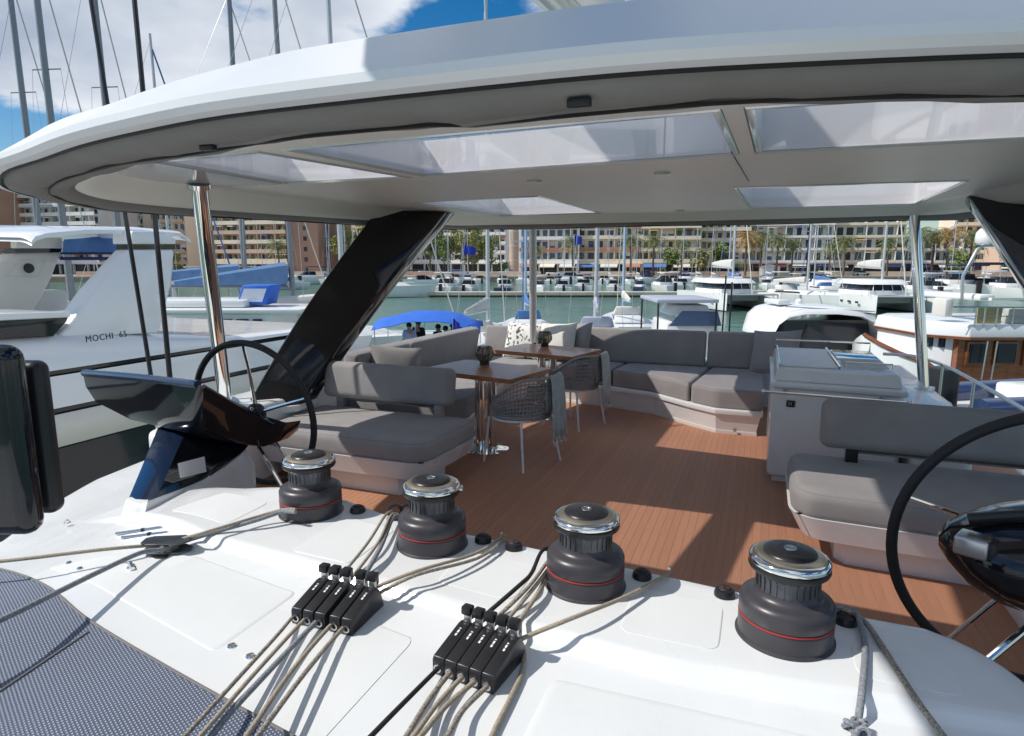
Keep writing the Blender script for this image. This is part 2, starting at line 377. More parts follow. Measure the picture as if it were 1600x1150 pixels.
# ---- coamings, hull
def cside(s):       # s=-1 port, +1 starboard; mirrored about x=-.92
    f = lambda x: x if s < 0 else -1.84 - x
    poly = [(f(-4.15), 3.8), (f(-3.75), 2.95), (f(-3.62), 2.9), (f(-3.62), 8.3), (f(-4.15), 8.4), (f(-4.22), 6)]
    return tag(M().prism(poly, -.1, lambda x, y: .60 - .006*(y - 3), bev=.05).build('flybridge_coaming', gel), kind='structure')
cside(-1)
tag(M().prism([(1.06, 5.1), (1.42, 5.1), (1.56, 6.3), (1.56, 8.4), (1.06, 8.4)], -.1, lambda x, y: .54, bev=.06).build('flybridge_coaming', gel), kind='structure')
tag(M().prism([(-3.75, 8.05), (1.0, 8.05), (1.0, 8.45), (-3.75, 8.45)], -.1, .5, bev=.04).build('flybridge_coaming', gel), kind='structure')
hull_poly = [(-4.25, -6), (2.4, -6), (2.5, 8.6), (-4.35, 8.6)]
tag(M().prism(hull_poly, -3.6, -.06, bev=.05).build('catamaran_topsides', gel), kind='structure')
# helm plinths (white moulded sides under the consoles)
def plinth(s):
    f = lambda x: x if s < 0 else -1.84 - x
    return tag(M().prism([(f(-3.55), 2.55), (f(-3.2), 2.45), (f(-3.08), 2.55), (f(-3.08), 3.3), (f(-3.2), 3.4), (f(-3.55), 3.4)], -.05, lambda x, y: .60 - .10*(y - 2.3), bev=.05).build('helm_plinth', gel), kind='structure')
tag(M().prism([(1.22, 3.0), (1.3, 2.6), (1.9, 2.6), (1.9, 4.6), (1.22, 4.6)], -.05, .10, bev=.03).build('helm_plinth', gel), kind='structure')

# ---- shade cloth over the saloon windscreen (forward of the coachroof)
ed = [P(x, y, .62) for x, y in [(-60, 815), (20, 885), (80, 935), (135, 985), (230, 1045), (345, 1112)]]
ed = [Vector((p.x, p.y, 0)) for p in ed] + [Vector((p.x, p.y, 0)) for p in (P(440, 1165, .62), P(540, 1222, .62), P(640, 1290, .62))]
ed = smooth_pts(ed, 3); R_ = []
for i, e in enumerate(ed):
    t = i/(len(ed)-1); inner = Vector((lerp(-3.1, -1.0, t), lerp(.75, -.5, t), 0))
    R_.append([Vector((p.x, p.y, zc(max(-3.2, p.x), p.y) + .006)) for p in [e.lerp(inner, j/10) for j in range(11)]])
sc_ = tag(M().loft(R_, False, False, closed=False).build('windscreen_shade', screen_m, ang=0), 'grey blue woven shade cloth stretched over the windscreen in the lower left corner', 'shade cloth')
M().tube([v + Vector((0, 0, .002)) for v in [r[0] for r in R_]], .004, 5).build('hem', fabric_d, sc_)
sa, sb = P(138, 988, .66), P(-20, 1092, .66)
M().tube([Vector((p.x, p.y, zc(p.x, p.y) + .008)) for p in [sa.lerp(sb, i/6) for i in range(7)]], .0035, 5).build('seam', fabric_d, sc_)

# ================================================================ HARDTOP
X0 = -.92
half = [(-.92, 1.46), (-1.5, 1.475), (-1.95, 1.55), (-2.4, 1.66), (-2.9, 1.83), (-3.4, 1.99), (-3.84, 2.24), (-4.12, 2.62), (-4.22, 3.12), (-4.18, 3.8), (-4.04, 4.8), (-3.82, 6.0), (-3.66, 6.8), (-3.3, 7.25), (-2.7, 7.43), (-1.8, 7.49), (-.92, 7.5)]
outl = half + [(2*X0 - x, y) for x, y in half[-2:0:-1]]
osm = smooth_pts([Vector((x, y, 0)) for x, y in outl + [outl[0]]], 4)[:-1]
no = len(osm)
onn = []
for i in range(no):
    d = osm[(i+2) % no] - osm[(i-2) % no]; onn.append(Vector((d.y, -d.x, 0)).normalized())
if (Vector((X0, 4, 0)) - osm[0]).dot(onn[0]) < 0: onn = [-v for v in onn]
def droop(x): return -.045*min(1.2, max(0, abs(x - X0) - 2.0)/1.2)**2
def hring(off, z): return [Vector((p.x, p.y, z + droop(p.x))) + v*off for p, v in zip(osm, onn)]
fr = [sst((3.4 - p.y)/2) for p in osm]     # 1 at the front
def hring2(offs, z):
    return [Vector((p.x, p.y, z)) + v*(lerp(.16, 1, f)*offs) for p, v, f in zip(osm, onn, fr)]
HT = thing('hardtop', 'white hardtop roof with tinted skylights over the whole flybridge', 'hardtop', (X0, 4.5, 2.13))
def holes_plate(outer, holes, z):
    b = bmesh.new(); es = []
    for lp_ in [outer] + holes:
        vs = [b.verts.new((p[0], p[1], z)) for p in lp_]
        es += [b.edges.new((vs[i], vs[(i+1) % len(vs)])) for i in range(len(vs))]
    bmesh.ops.triangle_fill(b, use_beauty=True, use_dissolve=False, edges=es)
    return b
ZS = 2.215
KS = (ZS - EYE)/(2.13 - EYE)
SKY = [[(x*KS, y*KS) for x, y in h] for h in
       [[(-2.42, 2.09), (-1.86, 2.058), (-1.70, 2.92), (-2.44, 2.90)],
       [(-1.72, 2.05), (-.16, 1.99), (-.14, 2.78), (-1.60, 2.90)],
       [(-.06, 1.99), (1.12, 2.08), (1.30, 2.5), (1.22, 2.82), (-.04, 2.78)],
       [(-2.36, 4.12), (-1.40, 4.05), (-1.36, 5.6), (-2.30, 5.6)],
       [(-.18, 4.0), (.96, 4.10), (1.0, 5.6), (-.12, 5.6)]]]
q = M(); q.loft([hring(.46, ZS), hring(.42, 2.165), hring(.065, 2.165), hring(.06, 2.128), hring(.02, 2.132), hring(0, 2.15), hring(.002, 2.175), hring2(.36, 2.385), hring2(.40, 2.405)], False, False)
q.bm(holes_plate([(v.x, v.y) for v in hring(.46, 0)], SKY, ZS)); q.bm(holes_plate([(v.x, v.y) for v in hring2(.40, 0)], SKY, 2.405))
for h in SKY: q.loft([[(x, y, z) for x, y in h] for z in (ZS, 2.405)], False, False)
b = bmesh.new()
q.build('roof_shell', gel_top, HT, ang=30)
M().loft([hring(.372, 2.135), hring(.40, 2.128), hring(.47, 2.155), [Vector((v.x, v.y, ZS - .016)) for v in hring(.56, 0)], [Vector((v.x, v.y, ZS - .0065)) for v in hring(.64, 0)]], False, False).build('cove_liner', cream, HT, ang=60)
# liner under the shell
q = M().bm(holes_plate([(v.x, v.y) for v in hring(.465, 0)], [[tuple(Vector(p) + (Vector(p) - sum((Vector(c) for c in h), Vector((0, 0)))/len(h)).normalized()*.03) for p in h] for h in SKY], ZS - .006)); q.build('headliner', cream, HT, ang=0)
for h in SKY:
    ctr = sum((Vector(c) for c in h), Vector((0, 0)))/len(h)
    grow = lambda d: [tuple(Vector(p) + (Vector(p) - ctr).normalized()*d) for p in h]
    q = M(); q.loft([[(x, y, ZS - .002) for x, y in grow(.028)], [(x, y, ZS - .012) for x, y in grow(.02)], [(x, y, ZS - .014) for x, y in grow(.002)], [(x, y, ZS - .003) for x, y in grow(-.012)]], False, False)
    f_ = q.build('skylight_frame', pframe, HT, ang=20)
    M().prism(grow(-.004), ZS - .005, ZS + .003).build('pane', acryl, f_, ang=0)
# opaque grey panel added in place of skylight glass to block sun
bp_ = [(x*KS, y*KS) for x, y in [(-2.86, 2.22), (-2.7, 2.12), (-2.445, 2.09), (-2.465, 2.895), (-2.78, 2.86), (-2.93, 2.72), (-2.97, 2.5), (-2.95, 2.34)]]
M().prism(bp_, ZS - .016, ZS - .006, bev=.004, seg=1).build('sun_block_panel', sunblock_m, HT)
# perimeter cloth bag
prof = [(.075, 2.16), (.09, 2.115), (.15, 2.095), (.24, 2.092), (.255, 2.10), (.27, 2.09), (.34, 2.10), (.385, 2.125), (.395, 2.16)]
rings = []
for o_, z_ in prof:
    r_ = hring(o_, z_)
    for i, v in enumerate(r_): v.z += .006*math.sin(i*.53) + .004*math.sin(i*1.7 + o_*9)
    rings.append(r_)
rings = [list(c) for c in zip(*rings)]; rings.append(rings[0])
bag = M().loft(rings, False, False, closed=False).build('enclosure_bag', liner_cloth, HT, ang=60)
r_ = hring(.255, 2.094)
for i, v in enumerate(r_): v.z += .004*math.sin(i*.53) - .004; r_[i] = v + onn[i]*(.02*math.sin(i*.31))
M().tube(r_ + [r_[0]], .006, 5).build('drawcord', blk_m, bag)
r_ = hring(.068, 2.126); M().tube(r_ + [r_[0]], .007, 5).build('bolt_rope', blk_m, bag)
for px, py in ((325, 228), (905, 158), (62, 290)):
    c = P(px, py, 2.09); M().box(c.x-.03, c.x+.03, c.y-.012, c.y+.012, 2.075, 2.097, bev=.004).build('buckle', blk_s, bag)
for px, py in ((1035, 271), (835, 283), (1062, 329)):
    c = P(px, py, ZS - .01); lt = M().lathe([(.045, ZS - .018), (.045, ZS - .006)], 20, (c.x, c.y, 0)).build('downlight', steel, HT); M().lathe([(.03, ZS - .024), (.034, ZS - .018)], 16, (c.x, c.y, 0)).build('lens', white, lt)
# seam in the liner
a, b2 = P(1143, 238, ZS - .007), P(1170, 283, ZS - .007); M().tube([a, b2], .003, 4).build('liner_seam', blk_m, HT)

# black arch legs
def arch_leg(s, label):
    f = lambda p: Vector(p) if s < 0 else Vector((-1.62 - p[0], p[1], p[2]))
    top = [(-3.50, 5.40, 2.20), (-3.03, 5.93, 2.20), (-3.05, 6.2, 2.20), (-3.6, 5.7, 2.20)]
    bot = [(-3.84, 3.88, .5), (-3.56, 4.18, .5), (-3.60, 4.5, .5), (-4.06, 4.2, .5)]
    rings = []
    for i in range(13):
        t = i/12; w = .5 + (t - .5)*1.0
        a = [f(Vector(p).lerp(Vector(q), t)) + Vector((0, -.10*math.sin(math.pi*t), 0)) for p, q in zip(bot, top)]
        # rounded corners: cut each corner
        r = []
        for k in range(4):
            c = a[k]; p_, n2 = a[k-1], a[(k+1) % 4]; d1 = min(.04, (p_-c).length*.35); d2 = min(.04, (n2-c).length*.35)
            r += [c + (p_-c).normalized()*d1, (c*2 + (c + (p_-c).normalized()*d1) + (c + (n2-c).normalized()*d2))/4, c + (n2-c).normalized()*d2]
        rings.append(r)
    t = thing('arch_leg', label, 'roof support', f((-3.75, 4.15, .5)))
    M().loft(rings).build('leg_shell', blk, t, ang=30)
    fo = [[c + (c - sum(rings[0], Vector())/12)*.14 + Vector((0, 0, dz)) for c in rings[0]] for dz in (-.02, .03)]
    M().loft(fo).build('foot', gel, t)
    return t
arch_leg(-1, 'wide raked glossy black roof support rising behind the left helm')
arch_leg(1, 'glossy black roof support cut off by the right edge of the picture')
def post(name, a, b, r, label, group=None):
    t = thing(name, label, 'roof post', b); a, b = Vector(a), Vector(b)
    M().tube([b, a], r, 20).build('tube', post_m if 'behind the white' in label else chrome, t); d = (a - b).normalized()
    M().tube([b, b + d*.02, b + d*.021], [r*2, r*2, r*1.1], 20).build('base_flange', steel, t); M().tube([a - d*.03, a], r*1.5, 20).build('top_collar', chrome, t); return t
post('roof_post', (-3.44, 3.25, 2.21), (-3.92, 3.80, .58), .052, 'thick polished steel roof post leaning beside the left helm')
post('roof_post', Vector((-2.60, 7.35, 2.21)), PY(833, 540, 7.75), .045, 'polished steel roof post behind the white pillows', None)
post('roof_post', (1.24, 6.95, 2.21), (1.45, 6.85, .53), .045, 'polished steel roof post by the grill counter on the right')
# shrouds of our own rig
for (a, b, r, lb) in (((142, 0), (236, 588), .016, 'black wire shroud nearest the left edge, running down behind the helm console'), ((210, 0), (266, 596), .020, 'thicker black shroud to the right, running down beside the white yacht')):
    p0, p1 = PX(a[0], a[1], -5.0), PX(b[0], b[1], -4.35)
    d = (p0 - p1); t = thing('shroud', lb, 'rigging', p1 - d*.14)
    M().tube([p1 - d*.14, p0 + d*.6], r, 10).build('wire', blk_s, t); M().tube([p1 - d*.14, p1 - d*.08], r*1.6, 10).build('turnbuckle', steel, t)
# boom with its sail bag above the roof
bt = thing('boom', 'grey boom with white bagged mainsail above the hardtop', 'boom', (-1.4, .4, 3.8))
bl = [(-1.6, -1.2, 3.68), (-1.75, .6, 3.74), (-1.85, 4.0, 3.92), (-1.75, 8.8, 4.12)]
M().tube(smooth_pts(bl, 4), .13, 16).build('boom_tube', steel, bt)
def bag_ring(y, xl, xr, zb, h): 
    c, w = (xl + xr)/2, (xr - xl)/2; return [(c + x*w, y, zb + z*h) for x, z in [(-.7, .0), (-.93, .06), (-1, .2), (-.95, .6), (-.5, .95), (0, 1), (.5, .95), (.95, .6), (1, .2), (.93, .06), (.7, 0)]]
M().loft([bag_ring(*a) for a in ((-1.2, -2.2, -.5, 3.7, 1.7), (.4, -2.25, -.5, 3.7, 1.75), (.9, -2.36, -.6, 3.68, 1.6), (1.3, -2.40, -.9, 3.70, 1.3), (1.55, -2.22, -1.3, 3.78, 1.0), (1.8, -2.24, -1.45, 3.84, .82), (2.4, -2.22, -1.5, 3.88, .76), (5, -2.15, -1.5, 3.95, .7), (8.6, -2.0, -1.5, 4.1, .5))]).build('sail_bag', whited, bt, ang=60)  # forward end widened to cast shade on roof front and deck
# strap/sprayer profile seen above the roof edge
# ================================================================ DECK GEAR
def make_winch(loc, label, rz=0):
    t = thing('winch', label, 'winch', loc, rz, 'winches along the coachroof')
    M().lathe([(.128, 0), (.128, .004), (.1215, .008), (.1215, .052), (.1195, .056)], 56).build('base', wbase, t, world=False, ang=25)
    M().lathe([(.1195, .0565), (.1222, .0578), (.1222, .0606), (.1195, .062)], 56, cap=False).build('red_ring', red, t, world=False, ang=60)
    M().lathe([(.1195, .063), (.1215, .066), (.1215, .098), (.117, .110), (.104, .117), (.092, .120), (.084, .127), (.081, .135), (.080, .14)], 56).build('skirt', wbase, t, world=False, ang=50)
    dr = M()
    dr.lathe([(.080, .135), (.0795, .150), (.079, .165), (.081, .18), (.085, .189), (.088, .192)], 56)
    d = dr.build('drum', alu_d, t, world=False, ang=50)
    rb = M()
    for i in range(28):
        a = 2*math.pi*i/28; c, s = math.cos(a), math.sin(a); u = Vector((c, s, 0)); w = Vector((-s, c, 0))
        p = [u*.0795 + w*x + Vector((0, 0, z)) for z in (.142, .180) for x in (-.0022, .0022)]; o = [q + u*.0028 for q in p]
        rb.add(p + o, [(4, 5, 7, 6), (0, 4, 6, 2), (1, 3, 7, 5), (2, 6, 7, 3), (0, 1, 5, 4)])
    k = rb.build('drum_ribs', alu_d, d, world=False, ang=20); k['kind'] = 'stuff'
    M().lathe([(.088, .190), (.101, .194), (.104, .200), (.103, .207), (.096, .211)], 56).build('stripper_ring', blk_s, t, world=False, ang=40)
    M().lathe([(.097, .211), (.102, .2125), (.1035, .219), (.101, .226), (.094, .231), (.088, .2325)], 56).build('chrome_band', chrome, t, world=False, ang=60)
    M().lathe([(.089, .232), (.080, .2375), (.069, .2385)], 56).build('crown', gold, t, world=False, ang=60)  # gold reflection put into the crown's metal colour
    cp = M().lathe([(.069, .2375), (.067, .242), (.050, .2475), (.020, .2495), (.0165, .2495)], 48, cap=False).build('cap', blk_s, t, world=False, ang=60)
    M().lathe([(.017, .2490), (.0165, .2515), (.0125, .2515), (.0115, .2460), (.001, .2460)], 20).build('handle_socket', steel, cp, world=False, ang=30)
    arm = M().box(.088, .112, -.02, .02, .204, .214, bev=.004).build('feeder_arm', steel, t, world=False)
    return t
wl = []
for (px, py), lb, rz in (((487, 800), 'black and chrome winch farthest left, next to the helm console', 2.2), ((676, 850), 'black and chrome winch second from left, beside the looped rope ends', .4),
                     ((914, 912), 'black and chrome winch third from left, between the two sun patches', 1.4), ((1225, 990), 'largest looking black and chrome winch, nearest the camera on the right', .5)):
    c = P(px, py, .697); c.z = zc(c.x, c.y) - .001
    w = make_winch(c, lb, rz) if not wl else dup(wl[0], c, rz, lb)
    wl.append(w)
# deck buttons
bt0 = None
for (px, py), lb in (((559, 800), 'round black deck button right of the leftmost winch'), ((755, 846), 'round black deck button right of the second winch, under rope'), ((803, 857), 'round black deck button left of the black rope'),
                     ((1003, 902), 'round black deck button right of the third winch'), ((1132, 930), 'round black deck button left of the nearest winch'), ((1321, 972), 'round black deck button right of the nearest winch')):
    c = P(px, py, .70); c.z = zc(c.x, c.y)
    if bt0 is None:
        bt0 = thing('winch_button', lb, 'button', c, 0, 'black winch buttons on the coachroof')
        M().lathe([(.031, 0), (.031, .010), (.027, .020), (.020, .023)], 28).build('housing', blk_s, bt0, world=False, ang=40)
        cp = M().lathe([(.019, .0225), (.017, .026), (.001, .0265)], 20).build('cap', blk_m, bt0, world=False, ang=60)
        q = M()
        for a in (-.009, .009): q.box(a-.004, a+.004, -.0022, .0022, .0262, .0268)
        q.build('arrow_mark', red, cp, world=False, ang=0)
    else: dup(bt0, c, 0, lb)

# ---- rope clutches
def make_clutch(label, group):
    t = thing('rope_clutch', label, 'rope clutch', (0, 0, 0), 0, group)
    prof = [(-.125, .0), (-.125, .044), (-.118, .054), (.05, .086), (.075, .086), (.095, .070), (.115, .03), (.125, 0)]
    q = M(); w = .0192
    b = bmesh.new(); l1 = [b.verts.new((-w, y, z)) for y, z in prof]; l2 = [b.verts.new((w, y, z)) for y, z in prof]
    b.faces.new(l1); b.faces.new(l2[::-1])
    for i in range(len(prof)): j = (i+1) % len(prof); b.faces.new((l1[i], l2[i], l2[j], l1[j]))
    bmesh.ops.recalc_face_normals(b, faces=b.faces[:]); bmesh.ops.bevel(b, geom=b.edges[:], offset=.0022, segments=2, profile=.5, affect='EDGES')
    body = M().bm(b).build('body', blk_s, t, world=False, ang=25)
    yz = Matrix.Rotation(math.pi/2, 4, 'X')
    M().lathe([(.0125, .122), (.0125, .131), (.008, .131), (.008, .122)], 16, (0, 0, .022), mtx=yz, cap=False).build('rope_bush', steel, t, world=False)
    hd = M(); hd.box(-.012, .012, .070, .088, .080, .112, bev=.003); hg = hd.build('handle_stem', steel, t, world=False)
    g = M(); g.box(-.017, .017, .062, .100, .108, .136, bev=.006); g.box(-.010, .010, .092, .112, .084, .118, bev=.004); g.build('handle_grip', blk_s, hg, world=False)
    pr = M(); sl = .032/.168
    for k, (y0, y1) in enumerate(((-.01, .002), (.006, .02), (.025, .03))):
        z0, z1 = .0547 + (y0 + .118)*.1905, .0547 + (y1 + .118)*.1905
        pr.add([(-.003, y0, z0), (.003, y0, z0), (.003, y1, z1), (-.003, y1, z1)], [(0, 1, 2, 3)])
    pr.build('printed_label', white, body, world=False, ang=0)
    return t
c0 = None
def clutch(loc, rz, label, group):
    global c0
    loc = Vector(loc); loc.z = zc(loc.x, loc.y)
    if c0 is None: c0 = make_clutch(label, group); c0.location = loc; c0.rotation_euler = (0, 0, rz); c0.scale = (.9, .70, .88); return c0
    return dup(c0, loc, rz, label, group)
RZ = rad(-7); ux = Vector((math.cos(RZ), math.sin(RZ), 0)); uy = Vector((-math.sin(RZ), math.cos(RZ), 0))
g1, g2 = 'clutches of the left bank', 'clutches of the right bank'
nm = ['leftmost', 'second from left', 'middle', 'fourth from left', 'rightmost']
CL = {}
b1 = P(503, 968, .69); RZA = rad(2); uxa = Vector((math.cos(RZA), math.sin(RZA), 0)); b1 = Vector((b1.x - .015, b1.y, 0)) + uy*.0875; b2_ = P(722, 1050, .69); b2_ = Vector((b2_.x, b2_.y, 0)) + uy*.0875
for i, o in enumerate((-.089, -.048, -.007, .044, .085)):
    o *= .98; clutch(b1 + uxa*o, RZA, f'{nm[i]} black rope clutch in the left bank of five', g1); CL[1, i] = b1 + uxa*o
for i in range(5):
    o = (i - 2)*.0365; clutch(b2_ + ux*o, RZ, f'{nm[i]} black rope clutch in the right bank of five', g2); CL[2, i] = b2_ + ux*o
# ---- ropes
def zr(p, h): return Vector((p.x, p.y, zc(max(-3.3, min(.6, p.x)), p.y) + h))
def rope(pts, r, m, label, group=None, name='rope'):
    q = M().tube(smooth_pts(pts, 5), r, 8); return tag(q.build(name, m, ang=80), label, 'rope', group)
def front(bk, i, h=.0195): c = CL[bk, i]; p = c - uy*.086; return zr(p, h)
def back(bk, i, h=.035): c = CL[bk, i]; p = c + uy*.086; return zr(p, h)
def pt(px, py, h=.03):
    p = P(px, py, .69)
    for _ in range(3): p = P(px, py, zc(max(-3.3, min(.6, p.x)), min(p.y, 2.0)) + h)
    return p
def ext(a, b, k=2.0): return b + (b - a)*k
def lower(bk, i, pxs, r, m, label, group):
    f = front(bk, i); pts = [CL[bk, i]*1 + Vector((0, 0, 0))]
    pts = [zr(CL[bk, i] - uy*.03, .0195), f] + [pt(x, y, h) for x, y, h in pxs]; pts.append(ext(pts[-2], pts[-1], 1.2)); return rope(pts, r, m, label, group)
gl = 'ropes running forward from the left clutches'
lower(1, 0, [(429, 997, .04), (300, 1138, .08)], .0052, rope_f, 'thin beige rope leaving the leftmost clutch of the left bank', gl)
lower(1, 1, [(398, 1052, .05), (320, 1142, .08)], .0055, rope_b, 'beige rope leaving the second clutch of the left bank', gl)
lower(1, 2, [(380, 1091, .05), (333, 1146, .06)], .0075, rope_g, 'thick grey rope leaving the middle clutch of the left bank', gl)
lower(1, 3, [(456, 1048, .05), (388, 1146, .07)], .0062, rope_b, 'beige rope leaving the fourth clutch of the left bank', gl)
lower(1, 4, [(476, 1052, .05), (406, 1146, .07)], .0062, rope_f, 'flecked rope leaving the rightmost clutch of the left bank', gl)
gr_ = 'ropes running forward from the right clutches'
lower(2, 0, [(620, 1109, .05), (580, 1150, .07)], .0058, rope_k, 'black rope leaving the leftmost clutch of the right bank', gr_)
lower(2, 1, [(671, 1092, .03), (637, 1147, .05)], .0065, rope_f, 'flecked rope leaving the second clutch of the right bank', gr_)
lower(2, 2, [(684, 1099, .03), (649, 1147, .05)], .0062, rope_b, 'beige rope leaving the middle clutch of the right bank', gr_)
lower(2, 3, [(698, 1102, .03), (660, 1147, .05)], .0065, rope_b, 'pale beige rope leaving the fourth clutch of the right bank', gr_)
lower(2, 4, [(724, 1109, .03), (700, 1148, .05)], .0062, rope_f, 'flecked rope leaving the rightmost clutch of the right bank', gr_)
rope([back(2, 4, .03), pt(812, 1000, .03), pt(819, 1022, .012), pt(815, 1052, .010), pt(797, 1092, .010), pt(769, 1149, .010), pt(745, 1210, .01)], .0068, rope_b, 'pale beige rope end curling down the right side of the right clutches')
gu = 'ropes between the left clutches and the winches'
E_ = [pt(603, 806, .05), pt(607, 810, .05), pt(611, 812, .05)]
def upper(bk, i, pxs, r, m, label, group, last=None):
    pts = [zr(CL[bk, i] + uy*.04, .045), back(bk, i, .045)] + [pt(x, y, h) for x, y, h in pxs]
    if last: pts += last
    return rope(pts, r, m, label, group)
upper(1, 0, [(574, 849, .05), (603, 804, .05), (616, 800, .03)], .0052, rope_f, 'flecked rope from the left clutches up to the black fairlead, left strand', gu)
upper(1, 1, [(590, 849, .05), (609, 808, .05), (620, 803, .03)], .0055, rope_b, 'beige rope from the left clutches up to the black fairlead, middle strand', gu)
upper(1, 2, [(594, 856, .04), (612, 812, .04), (622, 806, .03)], .0085, rope_g, 'thick grey rope from the left clutches up to the black fairlead', gu)
upper(1, 3, [(652, 892, .05), (740, 866, .03), (780, 842, .015), (784, 834, -.03), (785, 836, -.10)], .0055, rope_b, 'beige rope from the left clutches to the deck edge, upper of two', gu)
upper(1, 4, [(652, 898, .05), (744, 873, .03), (786, 846, .015), (790, 838, -.03), (791, 840, -.10)], .0055, rope_f, 'flecked rope from the left clutches to the deck edge, lower of two', gu)
gv = 'ropes between the right clutches and the third winch'
upper(2, 0, [(810, 916, .05), (830, 896, .04), (844, 865, .05), (854, 857, .045), (866, 862, .03)], .0065, rope_k, 'black rope arching from the right clutches to the third winch', gv)
upper(2, 1, [(824, 919, .05), (857, 876, .04), (868, 870, .03)], .0060, rope_f, 'flecked rope from the right clutches to the third winch', gv)
upper(2, 2, [(833, 920, .04), (858, 888, .03), (870, 878, .03)], .0062, rope_b, 'beige rope from the right clutches to the third winch', gv)
upper(2, 3, [(838, 931, .03), (856, 897, .02), (868, 888, .02)], .0070, rope_b, 'pale thick rope lowest on the way to the third winch', gv)
upper(2, 4, [(891, 967, .05), (976, 933, .035), (1040, 899, .012), (1046, 888, -.02), (1047, 890, -.1)], .0062, rope_b, 'beige rope from the right clutches to the deck edge by a black button', gv)
# crossing lines on the left
blk_c = pt(262, 852, .03)
rope([pt(-120, 1020, .13), pt(0, 969, .12), pt(141, 900, .08), pt(219, 864, .05), pt(256, 858, .032), pt(300, 842, .03), pt(400, 813, .035), pt(440, 800, .05), pt(462, 800, .06)], .0085, rope_g, 'thick grey line from the lower left through the deck block to the first winch')
rope([pt(-120, 884, .10), pt(0, 877, .09), pt(157, 859, .06), pt(235, 852, .035), pt(262, 848, .03), pt(320, 832, .03), pt(400, 808, .035), pt(440, 797, .05), pt(462, 796, .06)], .0065, rope_b, 'beige line from the left edge through the deck block to the first winch')
bb = thing('deck_block', 'grey flat turning block on deck that both left lines run through', 'block', zr(blk_c, 0), rad(25))
M().lathe([(.055, 0), (.055, .004), (.02, .006)], 28).build('base_plate', steel, bb, world=False)
for z in (.012, .046):
    M().prism([(-.085, -.02), (-.06, -.036), (.05, -.04), (.085, -.015), (.085, .015), (.05, .04), (-.06, .036), (-.085, .02)], z, z+.006, bev=.002, seg=1).build('cheek', alu_d, bb, world=False)
M().lathe([(.034, .018), (.026, .026), (.026, .038), (.034, .046)], 24).build('sheave', gold, bb, world=False)
# fairlead with looped grey tails by winch 2
fl = pt(617, 812, .0); ft = thing('fairlead', 'black ring fairlead left of the second winch', 'fairlead', fl, rad(20))
q = M()
for i in range(24):
    pass
ring = [(math.cos(2*math.pi*i/20)*.026, 0, .034 + math.sin(2*math.pi*i/20)*.026) for i in range(21)]
M().tube(ring, .007, 8, cap=False).build('ring', blk_s, ft, world=False); M().box(-.03, .03, -.016, .016, 0, .01, bev=.003).build('foot', blk_s, ft, world=False)
ring = [(.045 + math.cos(2*math.pi*i/20)*.022, .01, .032 + math.sin(2*math.pi*i/20)*.026) for i in range(21)]
M().tube(ring, .006, 8, cap=False).build('ring', blk_s, ft, world=False)
# tails on the right
rope([pt(1300, 948, .03), pt(1335, 955, .03), pt(1347, 985, .022), pt(1352, 1015, .012), pt(1347, 1080, .011), pt(1340, 1130, .012), pt(1336, 1152, .011), pt(1332, 1200, .01)], .0085, rope_g, 'thick grey rope tail hanging forward beside the nearest winch')
rope([pt(1300, 944, .035), pt(1345, 966, .022), pt(1372, 1000, .011), pt(1410, 1060, .010), pt(1440, 1105, .010), pt(1475, 1152, .010), pt(1510, 1200, .01)], .0075, rope_f, 'flecked beige rope tail curving to the lower right')
kn = pt(1338, 1138, .012)
q = M()
for i in range(5):
    a = i*1.3; c = kn + Vector((math.cos(a)*.012, math.sin(a)*.014 + .01*i - .02, .004*(i % 2)))
    ringp = [c + Vector((math.cos(2*math.pi*j/10)*.014, math.sin(2*math.pi*j/10)*.010, .012*math.sin(2*math.pi*j/10 + a))) for j in range(11)]; q.tube(ringp, .006, 6, cap=False)
tag(q.build('rope_knot', rope_g), 'grey whipped knot on the tail near the bottom edge', 'knot')
# hardware
def stud(px, py, label, r=.010, l=0):
    c = pt(px, py, 0); t = thing('deck_fitting', label, 'deck fitting', c, rad(-30), 'small steel fittings let into the deck')
    M().lathe([(r*1.3, 0), (r*1.3, .002), (r, .006), (r*.3, .007)], 18).build('flange', chrome, t, world=False)
    if l: M().tube([(-l, 0, .006), (l, 0, .006)], r*.7, 10).build('bar', chrome, t, world=False)
stud(105, 817, 'steel fitting below the big black pod', .012, .012); stud(205, 887, 'oval steel fitting under the crossing lines', .012, .03)
stud(362, 1010, 'small steel stud left of the forward ropes, upper one'); stud(391, 1026, 'small steel stud left of the forward ropes, lower one')
stud(108, 880, 'small steel stud under the beige line, left one', .008); stud(125, 889, 'small steel stud under the beige line, right one', .008)
for (x0, y0), (x1, y1), lb in (((181, 834), (252, 824), 'longer steel deck track left of the block'), ((190, 840), (262, 832), 'shorter steel deck track in front of the other')):
    a, b = pt(x0, y0, .006), pt(x1, y1, .006); t = thing('deck_track', lb, 'deck fitting', a)
    M().tube([a, b], .006, 6).build('rail', steel, t)
    M().lathe([(.009, 0), (.009, .012)], 10, zr(a.lerp(b, .6), 0)).build('slider', blk_s, t)
# ================================================================ FLYBRIDGE FURNITURE
mir = lambda p: Vector((-1.84 - p[0], p[1], p[2]))
